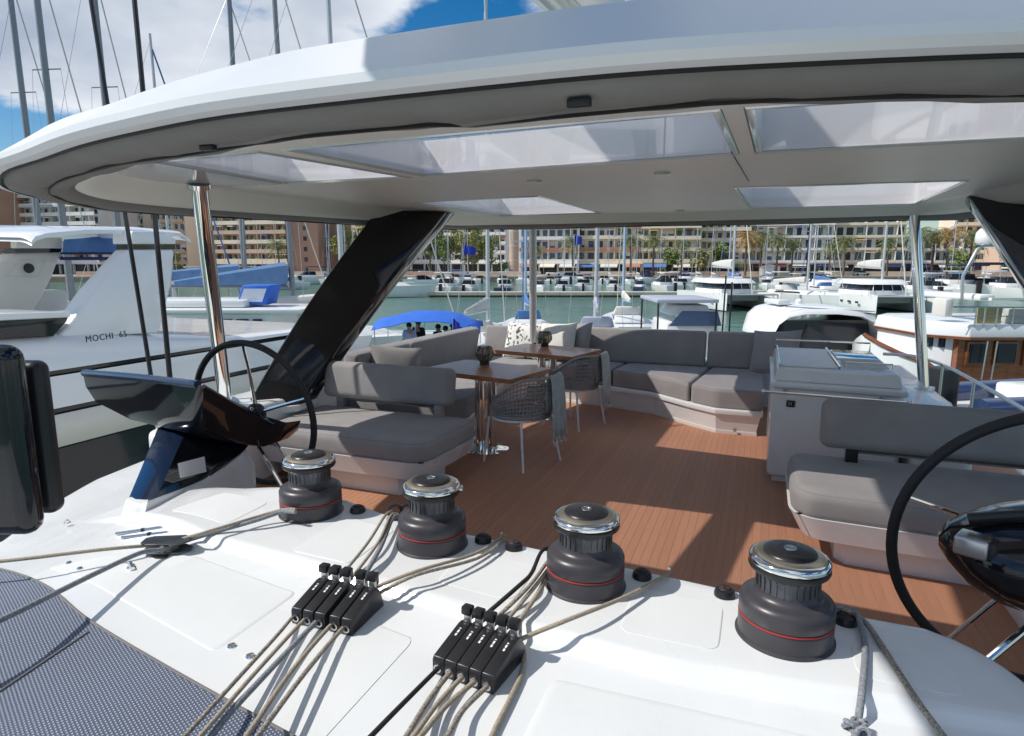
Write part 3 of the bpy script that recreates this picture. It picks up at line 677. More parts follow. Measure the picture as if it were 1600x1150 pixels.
# ---- helm consoles
brow_sky = mat('sky_reflection_roll', (.016, .035, .08), .22, coat=.5, var=.1, scale=1)  # sky reflection put into the colour of the brow
def console(s, label):
    f = (lambda p: Vector(p)) if s < 0 else mir
    base = f((-2.6, 2.25, .62)); t = thing('helm_console', label, 'helm console', base)
    base = Vector((-2.6, 2.25, .62))
    top = [PY(129, 582, 2.55), PY(212, 589, 2.42), PY(306, 600, 2.345), PY(318, 604, 2.36), PY(370, 634, 2.60), PY(425, 663, 2.84), PY(470, 657, 2.95), Vector((-2.62, 3.1, .70)), Vector((-3.45, 3.05, .735))]
    mid = [PY(134, 604, 2.55), PY(208, 634, 2.43), PY(298, 655, 2.365), PY(316, 660, 2.38), PY(368, 676, 2.60), PY(425, 686, 2.83), PY(467, 663, 2.96), Vector((-2.62, 3.09, .68)), Vector((-3.42, 3.04, .71))]
    low = [PY(150, 628, 2.57), PY(205, 656, 2.47), PY(290, 676, 2.42), PY(310, 683, 2.44), PY(368, 692, 2.62), PY(412, 698, 2.80), PY(450, 685, 2.93), Vector((-2.64, 3.05, .66)), Vector((-3.3, 3.0, .69))]
    bot = [PY(180, 640, 2.66), PY(225, 660, 2.60), PY(300, 682, 2.56), PY(322, 686, 2.57), PY(365, 694, 2.68), PY(404, 698, 2.82), PY(438, 688, 2.9), Vector((-2.67, 3.0, .65)), Vector((-3.2, 2.95, .68))]
    M().loft([bot, low, mid, top]).build('pod', blk, t, ang=44)
    f = lambda p: Vector(p)
    # rounded bezel roll along the top edge
    ed_ = smooth_pts(top[:3], 5); M().tube([v + Vector((0, .01, -.004)) for v in ed_], .021, 10).build('brow', brow_sky, t)
    M().tube(smooth_pts(top[3:6], 5), .012, 10).build('brow', blk, t)
    # instrument face (looks aft, seen only from behind the helm)
    a, b_, c, d = (f(p) + Vector((0, .012, .012)) for p in ((-3.3, 2.66, .93), (-2.75, 2.58, .92), (-2.66, 2.9, .755), (-3.25, 2.95, .775)))
    dsp = M().quad(a.lerp(c, .08), b_.lerp(d, .08), c.lerp(a, .08), d.lerp(b_, .08)).build('display', glass_d, t, ang=0)
    # pedestal
    b1_ = [P(201, 779, .66), P(210, 784, .66), P(228, 785, .66), P(244, 779, .66), PY(325, 747, 2.42), PY(382, 704, 2.72), PY(382, 704, 2.72) + Vector((-.25, .1, 0)), P(201, 779, .66) + Vector((-.02, .25, 0))]
    b3_ = [PY(247, 668, 2.5), PY(256, 672, 2.46), PY(272, 676, 2.45), PY(288, 679, 2.47), PY(345, 690, 2.62), PY(388, 696, 2.76), PY(388, 696, 2.76) + Vector((-.25, .1, 0)), PY(247, 668, 2.5) + Vector((0, .25, 0))]
    rings = [[Vector(p).lerp(Vector(q), i/6) for p, q in zip(b1_, b3_)] for i in range(7)]
    M().loft([[r[k] for k in (7, 0, 1, 2, 3)] for r in rings], False, False, closed=False).build('pedestal', navy, t, ang=60)  # blue reflection put into the front strip's colour; the side stays black
    M().loft([[r[k] for k in (3, 4, 5, 6, 7)] for r in rings], False, False, closed=False).build('pedestal_side', blk, t, ang=30)
    c0_ = sum(b1_, Vector())/8
    def xp(v, d): e = Vector((v.x - c0_.x, v.y - c0_.y, 0)).normalized(); return Vector((v.x, v.y, 0)) + e*d
    fl_ = []
    for d_, h_ in ((.085, None), (.055, .25), (.032, .6), (.018, .9), (.006, 1.0)):
        r = []
        for v in b1_:
            p = xp(v, d_); zb_ = min(.60, zc(max(-3.6, p.x), min(p.y, 2.0))) - .004; p.z = zb_ if h_ is None else lerp(zb_, v.z + .004, h_); r.append(p)
        fl_.append(smooth_pts(r + [r[0]], 3)[:-1])
    lowr = [Vector((v.x, v.y, -.02)) for v in fl_[0]]
    M().loft([lowr] + fl_).build('pedestal_foot', gel, t, ang=60)
    if s < 0:
        # certificate plate on the side of the pedestal
        pa, pb_, pc = rings[0][3], rings[0][4], rings[6][4]; nn_ = (pb_ - pa).cross(pc - pa).normalized(); nn_ = nn_ if nn_.y < 0 or nn_.x > 0 else -nn_
        def onp(px, py):
            r = ray(px, py); return E0 + r*((pa - E0).dot(nn_)/r.dot(nn_)) - r.normalized()*.012
        c = [onp(x, y) for x, y in ((278, 724), (320, 713), (323, 737), (282, 747))]
        off = Vector((.0, -.002, 0))
        pl = M().loft([[v + off for v in c], [v + off*.96 for v in c]]).build('plate', white, t, ang=0)
        q = M(); ex, ey = c[1] - c[0], c[3] - c[0]
        for i, (u, v, w) in enumerate([(.06, .15, .5), (.06, .32, .35), (.06, .48, .6), (.62, .15, .3), (.06, .66, .2), (.35, .66, .4), (.62, .4, .3), (.06, .82, .7)]):
            p = c[0] + off*1.6 + ex*u + ey*v; q.quad(p, p + ex*w, p + ex*w + ey*.05, p + ey*.05)
        q.build('plate_print', blk_m, pl, ang=0)
    for a, b_ in ((PY(404, 698, 2.82), PY(446, 768, 2.75)), (PY(374, 700, 2.75), PY(350, 776, 2.9)), (PY(320, 745, 2.5), PY(350, 776, 2.9))):
        M().tube([f(a), f(b_)], .012, 10).build('stay', chrome, t)
    return t
console(-1, 'glossy black wedge shaped helm console on a black pedestal with a blue reflection, left side')
def console_right():
    t = thing('helm_console', 'rounded glossy black helm console half out of the picture on the right', 'helm console', (1.3, 2.45, .3))
    rg = []
    for x, zt, zb, hy in ((.60, .80, .76, .03), (.625, .835, .72, .09), (.68, .865, .665, .16), (.76, .90, .625, .22), (.90, .94, .60, .27), (1.10, .96, .59, .30), (1.5, .96, .60, .30), (1.75, .92, .66, .2)):
        c, h = (zt + zb)/2, (zt - zb)/2; rg.append([(x + .12*hy*math.cos(a), 2.42 + hy*math.cos(a)*abs(math.cos(a))**-.25 if abs(math.cos(a)) > .01 else 2.42, c + h*math.sin(a)) for a in [j*math.pi/10 for j in range(20)]])
    M().loft(rg).build('pod', blk, t, ang=60)
    M().tube([(.66, 2.36, .885), (.78, 2.33, .925), (.95, 2.32, .965), (1.3, 2.32, .985)], .018, 10).build('brow', blk_s, t)
    M().loft([[(x, y, z) for x, y in ((1.15, 2.3), (1.5, 2.3), (1.5, 2.6), (1.15, 2.6))] for z in (0, .65)]).build('pedestal', blk, t)
    M().prism([(.60, 2.26), (.68, 2.22), (.72, 2.30), (.64, 2.34)], .80, .86, bev=.008).build('compass', steel, t)
    M().tube([(1.0, 2.5, .62), (.62, 2.3, .26), (.5, 2.2, .1)], .012, 10).build('stay', chrome, t)
    return t
console_right()
def wheel(s, c, r, tilt, label):
    t = thing('steering_wheel', label, 'steering wheel', c)
    mt = Matrix.Rotation(rad(90 + tilt), 4, 'X')
    ring = [mt @ Vector((math.cos(2*math.pi*i/72)*r, math.sin(2*math.pi*i/72)*r, 0)) for i in range(73)]
    M().tube(ring, .0195, 12, cap=False).build('rim', blk_m, t, world=False, ang=80)
    q = M()
    for k in range(5):
        a = 2*math.pi*(k + .25)/5
        sp = M().tube([mt @ Vector((math.cos(a)*.05, math.sin(a)*.05, -.03)), mt @ Vector((math.cos(a)*(r*.6), math.sin(a)*(r*.6), -.02)), mt @ Vector((math.cos(a)*r*.985, math.sin(a)*r*.985, 0))], [.013, .009, .008], 8).build('spoke', chrome, t, world=False)
    M().lathe([(.06, -.05), (.065, -.02), (.05, .005), (.02, .012)], 28, mtx=mt).build('hub', blk_s, t, world=False)
    M().tube([mt @ Vector((0, 0, -.04)), mt @ Vector((0, 0, .30))], .03, 12).build('shaft', steel, t, world=False)
    return t
wheel(-1, (-2.90, 3.02, .77), .455, 6, 'thin black steering wheel rising behind the left helm console')
wheel(1, (1.013, 2.62, .70), .51, 4, 'black steering wheel at the right edge with its whole left rim in view')

# ---- black box at the left edge
R_ = Matrix.Rotation(YAW, 4, 'Z')
def cf(q, name, m, parent, ang=35): # mesh authored in the camera-yawed frame
    q.v = [R_ @ v for v in q.v]; return q.build(name, m, parent, ang=ang)
bx = thing('black_box', 'large glossy black box with rounded corners at the left edge of the picture', 'black box', Q(-1.1, .95, .60))
K_ = .5
def cfs(x0, x1, y0, y1, z0, z1, bev): return M().box(x0*K_, x1*K_, y0*K_, y1*K_, EYE + (z0 - EYE)*K_, EYE + (z1 - EYE)*K_, bev=bev*K_, seg=5)
cf(cfs(-2.3, -1.432, 1.80, 1.89, .885, 1.465, .05), 'front_shell', blk, bx)
cf(cfs(-2.3, -1.452, 1.93, 2.0, .905, 1.40, .03), 'rear_shell', blk_s, bx)
cf(cfs(-2.2, -1.52, 1.88, 1.94, .95, 1.36, .01), 'core', blk_m, bx)
cf(M().box(-1.12, -1.08, .93, .97, .60, 1.35, bev=.01), 'bracket', blk_s, bx)

# ---- helm benches
def rpoly(poly, r=.05):
    out = []
    for i in range(len(poly)):
        a, b, c = Vector(poly[i-1]), Vector(poly[i]), Vector(poly[(i+1) % len(poly)])
        p0, p1 = b + (a-b).normalized()*r, b + (c-b).normalized()*r
        for k in range(4):
            t = k/3; out.append(tuple(p0*(1-t)**2 + b*2*t*(1-t) + p1*t*t))
    return out
def offs_in(poly, d):
    out = []; n = len(poly)
    ar = sum(poly[i-1][0]*poly[i][1] - poly[i][0]*poly[i-1][1] for i in range(n)); sg = 1 if ar > 0 else -1
    for i in range(n):
        a, b, c = Vector(poly[i-1]), Vector(poly[i]), Vector(poly[(i+1) % n])
        n1 = Vector((-(b-a).y, (b-a).x)).normalized()*sg; n2 = Vector((-(c-b).y, (c-b).x)).normalized()*sg; nn = (n1 + n2)
        if nn.length < 1e-6: nn = n1
        nn.normalize(); out.append(b + nn*(d/max(.6, nn.dot(n1))))
    return out
def cushion(poly, z0, z1, name, parent, m=fabric, bev=.06, pip=True, top=None, r=.07):
    r = max(r, bev*1.35); pl = []
    for i in range(len(poly)):
        a, b, c = Vector(poly[i-1]), Vector(poly[i]), Vector(poly[(i+1) % len(poly)]); cosn = (a-b).normalized().dot((c-b).normalized()); r1 = min(r, .45*(a-b).length, .45*(c-b).length)
        p0, p1 = b + (a-b).normalized()*r1, b + (c-b).normalized()*r1
        for k in range(6): t = k/5; pl.append(p0*(1-t)**2 + b*2*t*(1-t) + p1*t*t)
    bl_ = bev*.5; rings = []
    for k in range(5): t = k/4*math.pi/2; rings.append([(p.x, p.y, z0 + bl_*(1 - math.sin(t))) for p in offs_in(pl, bl_*(1 - math.cos(t)))][::1])
    rings = rings[::-1] if False else rings
    lo = [[(p.x, p.y, z0 + bl_*(1 - math.cos(t_))) for p in offs_in(pl, bl_*(1 - math.sin(t_)))] for t_ in [k/4*math.pi/2 for k in range(5)]]
    hi = [[(p.x, p.y, z1 - bev*(1 - math.sin(t_))) for p in offs_in(pl, bev*(1 - math.cos(t_)))] for t_ in [k/6*math.pi/2 for k in range(7)]]
    last = hi[-1]; c = sum((Vector(v) for v in last), Vector())/len(last)
    hi += [[(lerp(v[0], c.x, f), lerp(v[1], c.y, f), v[2] + .012*math.sin(f*math.pi/2)) for v in last] for f in (.15, .4, .7, .92)]
    o = M().loft(lo + hi).build(name, m, parent, ang=60)
    pr_ = [Vector((p.x, p.y, z1 - bev*.34)) for p in offs_in(pl, bev*.30)]; M().tube(pr_ + [pr_[0]], .0030, 5, cap=False).build('piping', fabric_d, o)
    return o
def bench(s, label):
    f = (lambda p: (p[0], p[1])) if s < 0 else (lambda p: (-1.84 - p[0], p[1]))
    t = thing('helm_bench', label, 'bench', (*f((-2.8, 4.2)), 0))
    S_ = [(-3.62, 3.78), (-2.22, 3.78), (-2.14, 3.86), (-2.10, 4.62), (-3.62, 4.62)]
    if s > 0: S_ = [(-3.70, 3.66), (-2.14, 3.74), (-2.06, 3.84), (-2.06, 4.55), (-3.70, 4.55)]
    ins = lambda k: [(lerp(x, -2.9, k), lerp(y, 4.2, k)) for x, y in S_]
    cushion([f(p) for p in ins(.0)], .295, .455, 'seat_cushion', t, bev=.065, r=.10)
    M().prism([f(p) for p in rpoly(ins(.07), .08)], .165, .30, top=[f(p) for p in rpoly(ins(-.012), .08)]).build('seat_tray', gel, t)
    M().prism([f(p) for p in ins(.30)], 0, .155).build('plinth', gel, t)
    # backrest
    y0 = 4.56 if s < 0 else 4.40; xe = -2.28 if s < 0 else -2.23
    q = M(); q.box(-3.52, xe, -.075, .075, -.155, .155, bev=.06, seg=5)
    mt = Matrix.Translation((0, y0, .70)) @ Matrix.Rotation(rad(-8), 4, 'X'); vs = [mt @ v for v in q.v]
    if s > 0: vs = [Vector((-1.84 - v.x, v.y, v.z)) for v in vs]
    q.v = vs; q.build('backrest', fabric, t, ang=60)
    for x in (-2.42, -3.38):
        w = M(); a = [(x-.035, y0-.02, .42), (x+.035, y0-.02, .42), (x+.035, y0+.03, .42), (x-.035, y0+.03, .42)]; b_ = [(x-.035, y0-.02, .56), (x+.035, y0-.02, .56), (x+.035, y0+.03, .56), (x-.035, y0+.03, .56)]
        g = (lambda p: Vector(p)) if s < 0 else mir
        w.loft([[g(p) for p in a], [g(p) for p in b_]]).build('back_bracket', steel if s < 0 else blk_s, t)
    g = (lambda p: Vector(p)) if s < 0 else mir
    M().tube([g((-3.4, y0 + .04, .52)), g((-2.4, y0 + .04, .52))], .016, 8).build('back_rail', chrome, t)
    return t
bench(-1, 'grey cushioned helm bench on a white tray, left side, half in sun')
bench(1, 'grey cushioned helm bench on a white tray on the right behind the wheel')

# ---- the long sofa
sf = thing('lounge_sofa', 'grey corner sofa wrapping round the two tables along the stern', 'sofa', (-1.6, 7.6, 0))
A1 = [(-3.62, 4.95), (-2.62, 4.95), (-2.50, 5.3), (-2.62, 5.95), (-3.62, 5.95)]
A2 = [(-3.62, 5.965), (-2.63, 5.965), (-2.8, 6.6), (-2.95, 7.1), (-3.62, 7.1)]
A3 = [(-3.62, 7.115), (-2.96, 7.115), (-2.55, 7.45), (-2.3, 7.47), (-2.3, 8.0), (-3.62, 8.0)]
A4 = [(-2.285, 7.42), (-1.62, 7.36), (-1.56, 8.0), (-2.285, 8.0)]
A5 = [(-1.605, 7.36), (-1.1, 7.18), (-.66, 6.80), (-.54, 8.0), (-1.545, 8.0)]
A6 = [(-.645, 6.79), (-.38, 6.60), (.07, 6.60), (.07, 8.0), (-.525, 8.0)]
for a in (A1, A2, A3, A4, A5, A6): cushion(a, .255, .455, 'seat_cushion', sf, bev=.042, r=.05)
pb = [(-3.62, 4.95), (-2.62, 4.95), (-2.52, 5.3), (-2.64, 5.95), (-2.85, 6.8), (-2.9, 7.2), (-2.55, 7.44), (-1.62, 7.32), (-1.1, 7.14), (-.66, 6.76), (-.38, 6.56), (.07, 6.56), (.07, 8.0), (-3.62, 8.0)]
def inset(poly, d):
    out = []
    for i in range(len(poly)):
        a, b, c = Vector(poly[i-1]), Vector(poly[i]), Vector(poly[(i+1) % len(poly)])
        n1 = Vector((-(b-a).y, (b-a).x)).normalized(); n2 = Vector((-(c-b).y, (c-b).x)).normalized(); n = (n1 + n2).normalized(); out.append(tuple(b + n*d/max(.5, n.dot(n1))))
    return out
M().prism(inset(pb, .06), .0, .20, top=inset(pb, .02)).build('base', gel, sf, ang=20)
M().prism(inset(pb, .0), .20, .255, bev=.012).build('base_lip', gel, sf, ang=20)
# recessed toe line
M().prism(inset(pb, .045), -.005, .03).build('toe_kick', gel_in, sf, ang=20)
def backc(x0, y0, x1, y1, lean=10, h=.42, th=.16, zb=.44):
    a, b_ = Vector((x0, y0, 0)), Vector((x1, y1, 0)); l = (b_-a).length; ang = math.atan2((b_-a).y, (b_-a).x)
    mt = Matrix.Translation((a + b_)/2 + Vector((0, 0, zb + h/2))) @ Matrix.Rotation(ang, 4, 'Z') @ Matrix.Rotation(rad(-lean), 4, 'X')
    return M().box(-l/2 + .006, l/2 - .006, -th/2, th/2, -h/2, h/2, bev=.038, seg=4, mtx=mt).build('back_cushion', fabric, sf, ang=60)
backc(-3.60, 6.0, -3.56, 7.72, -10); backc(-3.62, 5.0, -3.60, 5.98, -10)
backc(-3.48, 7.95, -2.32, 7.95, 10); backc(-2.30, 8.0, -.60, 8.05, 9, .44); backc(-.59, 8.05, .14, 8.06, 9, .44)
M().lathe([(.022, 0), (.022, .006), (.012, .012)], 16, (0, 0, 0)).v
dr = M().lathe([(.02, 0), (.018, .008)], 14, mtx=Matrix.Rotation(rad(90), 4, 'X')); dr.v = [v + Vector((-.18, 6.585, .05)) for v in dr.v]; dr.build('drain', steel, sf)

# ---- pillows
def pillow(c, w, h, rz, tilt, roll, m, label, name='pillow', th=.07):
    t = 14; q = M(); g = []
    for sgn in (1, -1):
        b0 = len(q.v)
        for i in range(t+1):
            for j in range(t+1):
                u, v = i/t*2 - 1, j/t*2 - 1; k = max(0, (1 - abs(u)**2.6)*(1 - abs(v)**2.6))**.55
                sx = 1 - .07*(1 - v*v)*abs(u)*0 - .06*(1-v*v)*(abs(u)); sz = 1 - .06*(1-u*u)*abs(v)
                q.v.append(Vector((u*w/2*(1 - .07*(1 - v*v)), sgn*th*k + .004*math.sin(u*7 + v*5), v*h/2*(1 - .07*(1 - u*u)))))
        for i in range(t):
            for j in range(t):
                a = b0 + i*(t+1) + j; q.f.append((a, a+1, a+t+2, a+t+1))
    mt = Matrix.Translation(c) @ Matrix.Rotation(rz, 4, 'Z') @ Matrix.Rotation(rad(tilt), 4, 'X') @ Matrix.Rotation(rad(roll), 4, 'Y')
    q.v = [mt @ v for v in q.v]; o = q.build(name, m, ang=80, loc=c); tag(o, label, 'pillow'); return o
pillow((-2.87, 7.76, .70), .50, .48, rad(2), -20, 3, pil_w2, 'white pillow with black flecks on the sofa, left of the steel post')
pillow((-2.40, 7.74, .71), .50, .49, rad(-4), -20, -2, pil_w, 'plain white pillow on the sofa, right of the steel post')
pillow((-2.16, 7.86, .72), .44, .46, rad(-30), -14, -5, fabric, 'dark grey pillow tucked behind the plain white one')
pillow((.16, 7.72, .70), .60, .52, rad(-35), -18, -6, fabric, 'charcoal pillow against the right end of the sofa by the grill counter')
pillow((-3.30, 5.35, .66), .52, .50, rad(48), -25, 8, fabric, 'grey pillow leaning at the left end of the sofa behind the helm bench')

# ---- tables
def table(c, rz, label, nm_):
    t = thing('dining_table', label, 'table', c, rz)
    n = 7; W_, D_ = .98, .68
    frm = M().prism(rpoly([(-W_/2, -D_/2), (W_/2, -D_/2), (W_/2, D_/2), (-W_/2, D_/2)], .04), .712, .728).build('subframe', wood, t, world=False)
    for i in range(n):
        y0 = -D_/2 + D_*i/n; q = M().box(-W_/2, W_/2, y0 + .0012, y0 + D_/n - .0012, .728, .752, bev=.0025, seg=1); q.build('board', wood, t, world=False, ang=20)
    for x in (-.07, .07):
        M().tube([(x, 0, .02), (x, 0, .71)], .045, 20).build('column', chrome, t, world=False)
    M().lathe([(.21, 0), (.21, .008), (.15, .016), (.06, .022)], 40).build('foot_plate', chrome, t, world=False)
    M().box(-.2, .2, -.12, .12, .70, .712).build('top_bracket', steel, t, world=False)
    return t
T1 = table((-2.30, 5.24, 0), rad(-12), 'near wooden table on twin polished columns, one lantern on it', 1)
T2 = table((-2.18, 6.66, 0), rad(-12), 'far wooden table by the white pillows, one lantern on it', 2)
def lantern(c, label):
    t = thing('lantern', label, 'lantern', c)
    M().lathe([(.045, 0), (.045, .03), (.055, .035)], 20).build('base', blk_s, t, world=False)
    M().lathe([(.050, .035), (.082, .075), (.085, .11), (.075, .15), (.062, .165), (.060, .163), (.073, .148), (.082, .11), (.079, .077), (.047, .038)], 24, cap=False).build('glass', smoke, t, world=False)
    q = M()
    for k in range(9):
        a = 2*math.pi*k/9; q.tube([(math.cos(a)*r, math.sin(a)*r, z) for r, z in ((.052, .035), (.086, .078), (.089, .11), (.079, .15), (.066, .167))], .0022, 5)
    w_ = q.build('cage', blk_s, t, world=False); M().tube([(.066*math.cos(i*.3), .066*math.sin(i*.3), .168) for i in range(22)], .003, 5).build('top_ring', blk_s, t, world=False)
    M().lathe([(.022, .036), (.022, .09)], 14).build('candle', pil_w, t, world=False); return t
lantern(P(757, 568, .76) + Vector((0, 0, -.008)), 'ribbed smoked glass lantern on the near table')
lantern(P(851, 540, .76) + Vector((0, 0, -.008)), 'ribbed smoked glass lantern on the far table')

# ---- woven tub chairs
def chair(c, rz, label):
    """local: faces -x; back arc on +x side"""
    t = thing('woven_armchair', label, 'chair', c, rz, 'woven armchairs at the tables')
    for x, y, xx, yy in ((-.19, -.20, -.22, -.24), (-.19, .20, -.22, .24), (.17, -.19, .24, -.24), (.17, .19, .24, .24)):
        M().tube([(x, y, .40), (xx, yy, 0)], [.011, .009], 8).build('leg', white, t, world=False)
    fr_ = M()
    pts = [(.24*math.cos(a)*.95, .26*math.sin(a), .405) for a in [i*math.pi/12 for i in range(25)]]; fr_.tube(pts, .011, 8, cap=False); fr_.build('seat_frame', white, t, world=False)
    M().lathe([(.22, .40), (.255, .415), (.26, .445), (.235, .465), (.1, .475)], 28).build('seat_pad', fabric, t, world=False)
    # back arc: from one arm round the back to the other
    A = [i*rad(250)/40 - rad(125) for i in range(41)]
    hgt = lambda a: .60 + .17*sst((math.cos(a) + .35)/1.2)
    rad_ = lambda a: .275 + .03*math.cos(a)
    top = [(rad_(a)*math.cos(a) + .02, rad_(a)*1.03*math.sin(a), hgt(a)) for a in A]; bot = [(.245*math.cos(a), .255*math.sin(a), .43) for a in A]
    M().tube(top, .014, 8).build('top_rail', weavem, t, world=False); 
    q = M(); q.tube(bot, .010, 6)
    for i in range(0, 41):
        q.tube([bot[i], top[i]], .0055, 4)
    for k in range(1, 9):
        f_ = k/9; q.tube([tuple(lerp(b_[j], u[j], f_) + (.004*(-1)**(i+k) if j == 0 else 0) for j in range(3)) for i, (b_, u) in enumerate(zip(bot, top))], .0062, 4)
    w_ = q.build('woven_back', weavem, t, world=False, ang=0); w_['kind'] = 'stuff'
    return t, top
ch1, topc = chair((-1.87, 5.02, 0), rad(-22), 'woven grey armchair at the near table with a throw over its back')
ch2 = dup(ch1, (-1.80, 6.42, 0), rad(-20), 'woven grey armchair at the far table with a throw over its back')
def throw(ch, a0, a1, label, drop=(.30, .52)):
    c = ch.location; rz = ch.rotation_euler.z; mt = Matrix.Translation(c) @ Matrix.Rotation(rz, 4, 'Z')
    n = 22; rows = []
    for i in range(n+1):
        a = lerp(a0, a1, i/n); r0 = .275 + .03*math.cos(a); z0 = .60 + .17*sst((math.cos(a) + .35)/1.2) + .018
        fold = .012*math.sin(i*1.35) + .008*math.sin(i*2.9 + 1); row = []
        for k, (dr_, dz) in enumerate([(-.030, -drop[0]), (-.034, -.22), (-.034, -.12), (-.030, -.04), (-.014, -.002), (.004, .006), (.020, -.004), (.034, -.05), (.042, -.13), (.048, -.24), (.052, -.36), (.054, -drop[1] - .03*math.sin(i*.9))]):
            kk = abs(k-5)/6; rr = r0 + dr_ + fold*kk; row.append(mt @ Vector((rr*math.cos(a) + .02, rr*1.03*math.sin(a), z0 + dz)))
        rows.append(row)
    q = M().loft(rows, False, False, closed=False); o = q.build('throw', throw_m, ang=80, loc=c)
    so = o.modifiers.new('th', 'SOLIDIFY'); so.thickness = .006
    fq = M()
    for r_ in rows: fq.tube([r_[-1], r_[-1] + Vector((0, 0, -.035))], .003, 4)
    f = fq.build('fringe', pil_w, o, world=True); f['kind'] = 'stuff'
    return tag(o, label, 'throw')
throw(ch1, rad(-5), rad(42), 'grey green throw hanging over the back of the near chair')
throw(ch2, rad(-5), rad(40), 'grey green throw hanging over the back of the far chair')

# ---- grill counter
gc = thing('grill_counter', 'white moulded grill counter with steel towel rail right of the sofa', 'counter', (.55, 5.6, 0))
M().prism([(.11, 5.22), (.95, 5.16), (1.0, 5.22), (1.0, 6.62), (.11, 6.62)], .05, .755, bev=.025).build('body', gel, gc)
M().prism([(.15, 5.27), (.96, 5.22), (.96, 6.5), (.15, 6.5)], 0, .06).build('plinth', gel, gc)
M().prism([(.095, 5.20), (1.0, 5.13), (1.02, 5.22), (1.02, 6.66), (.095, 6.66)], .755, .80, bev=.015).build('counter_edge', gel, gc)
M().prism([(.12, 5.26), (.98, 5.20), (.98, 6.62), (.12, 6.62)], .80, .895, top=[(.14, 5.30), (.96, 5.24), (.96, 6.60), (.14, 6.60)], bev=.02).build('lid', gel, gc)
um = unit_mesh(white, 'slat')
for i in range(17):
    piece('slat', um, white, gc, (.36 - .55, 5.40 + i*.066 - 5.6, .907), (.40, .030, .014))
M().prism([(.15, 5.34), (.16, 5.34), (.16, 6.55), (.15, 6.55)], .90, .925).build('slat_frame', chrome, gc); M().prism([(.57, 5.34), (.58, 5.34), (.58, 6.55), (.57, 6.55)], .90, .925).build('slat_frame', chrome, gc)
um2 = unit_mesh(steel, 'bar')
for i in range(9):
    piece('grill_bar', um2, steel, gc, (.77 - .55, 5.46 + i*.05 - 5.6, .912), (.30, .012, .012))
M().box(.61, .93, 5.95, 6.5, .895, .912, bev=.005).build('sink_cover', chrome, gc)
M().tube([(.62, 5.40, .90), (.62, 5.40, .95), (.93, 5.40, .95), (.93, 5.40, .90)], .007, 8).build('hob_rail', chrome, gc)
M().tube([(.14, 6.52, .90), (.14, 6.52, .98), (.93, 6.52, .98), (.93, 6.52, .90)], .008, 8).build('hob_rail', chrome, gc)
rl = M().tube([(.05, 5.13, .735), (1.0, 5.055, .735)], .010, 10).build('towel_rail', chrome, gc)
for x in (.20, .84): M().tube([(x, 5.21 - x*.07, .735), (x, 5.13 - x*.075, .735)], .016, 10).build('rail_bracket', steel, rl)
for x, y in ((.05, 5.13), (1.0, 5.055)): M().ball((x, y, .735), .018).build('end_knob', chrome, rl)
so_ = M().box(.215, .275, 5.192, 5.212, .615, .665, bev=.004).build('power_socket', blk_s, gc)
q = M()
for i in range(2):
    for j in range(2): q.box(.230 + i*.015, .238 + i*.015, 5.189, 5.193, .632 + j*.012, .638 + j*.012)
q.build('socket_marks', steel, so_, ang=0)

# ---- rails on the right
rt = thing('stair_rail', 'curved steel handrail with two uprights at the right behind the grill counter', 'railing', (1.9, 6.8, .4))
pts = [PY(1380, 553, 8.25), PY(1430, 557, 8.2), PX(1475, 571, 2.0), PX(1522, 595, 2.0), PX(1600, 640, 2.0), PX(1700, 698, 2.0)]
M().tube(smooth_pts(pts, 5), .018, 12).build('handrail', steel, rt)
for px, py, zb in ((1473, 572, .3), (1522, 596, .1)):
    p = PX(px, py, 2.0); M().tube([p, Vector((p.x, p.y, zb - .3))], .014, 10).build('upright', steel, rt)
# port coaming fittings: winch and jammer beside the steel post
pf = thing('coaming_winch', 'small steel winch on the white side coaming behind the left steering wheel', 'winch', (-3.93, 4.35, .59))
M().lathe([(.075, 0), (.07, .03), (.045, .04), (.042, .10), (.06, .115), (.06, .14), (.02, .15)], 28).build('drum', chrome, pf, world=False)
pf2 = thing('cleat', 'steel mooring cleat on the white side coaming left of the black roof support', 'cleat', (-3.95, 3.35, .60), rad(90))
for x in (-.04, .04): M().tube([(x, 0, 0), (x, 0, .05)], .012, 8).build('foot', chrome, pf2, world=False)
M().tube([(-.14, 0, .055), (-.06, 0, .062), (.06, 0, .062), (.14, 0, .055)], [.007, .013, .013, .007], 10).build('horn', chrome, pf2, world=False)
# ================================================================ THE MARINA
def at(px, d, z=WZ):
    return Q((px - 800)/1000*(d*.9867 - (z - EYE)*.1628), d, z)
GZ = -1.85
stone = mat('quay_stone', (.42, .30, .24), .8, var=.12, scale=.4, bump=.3)
pave = mat('promenade_paving', (.38, .33, .29), .85, var=.1, scale=.2)
concrete = mat('pontoon_concrete', (.52, .47, .38), .8, var=.12, scale=.5)
tim = mat('weathered_timber', (.10, .08, .06), .8, var=.2, scale=3)
w_tan = mat('tan_render', (.60, .44, .33), .85, var=.05, scale=.15)
w_grey = mat('grey_white_render', (.66, .65, .62), .8, var=.05, scale=.15)
w_cream = mat('cream_render', (.76, .68, .54), .85, var=.05, scale=.15)
w_white = mat('white_render', (.80, .79, .76), .8, var=.04, scale=.15)
w_brick = mat('brown_brick', (.32, .19, .135), .85, var=.12, scale=1.5, bump=.3)
w_tower = mat('terracotta_render', (.50, .30, .21), .85, var=.07, scale=.3)
w_yel = mat('yellow_render', (.78, .60, .30), .85, var=.05, scale=.2)
terra = mat('terracotta_band', (.42, .19, .12), .8, var=.08, scale=.3)
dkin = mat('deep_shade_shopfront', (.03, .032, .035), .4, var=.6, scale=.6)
win_m = mat('far_window_glass', (.05, .06, .075), .12, var=.5, scale=.5)
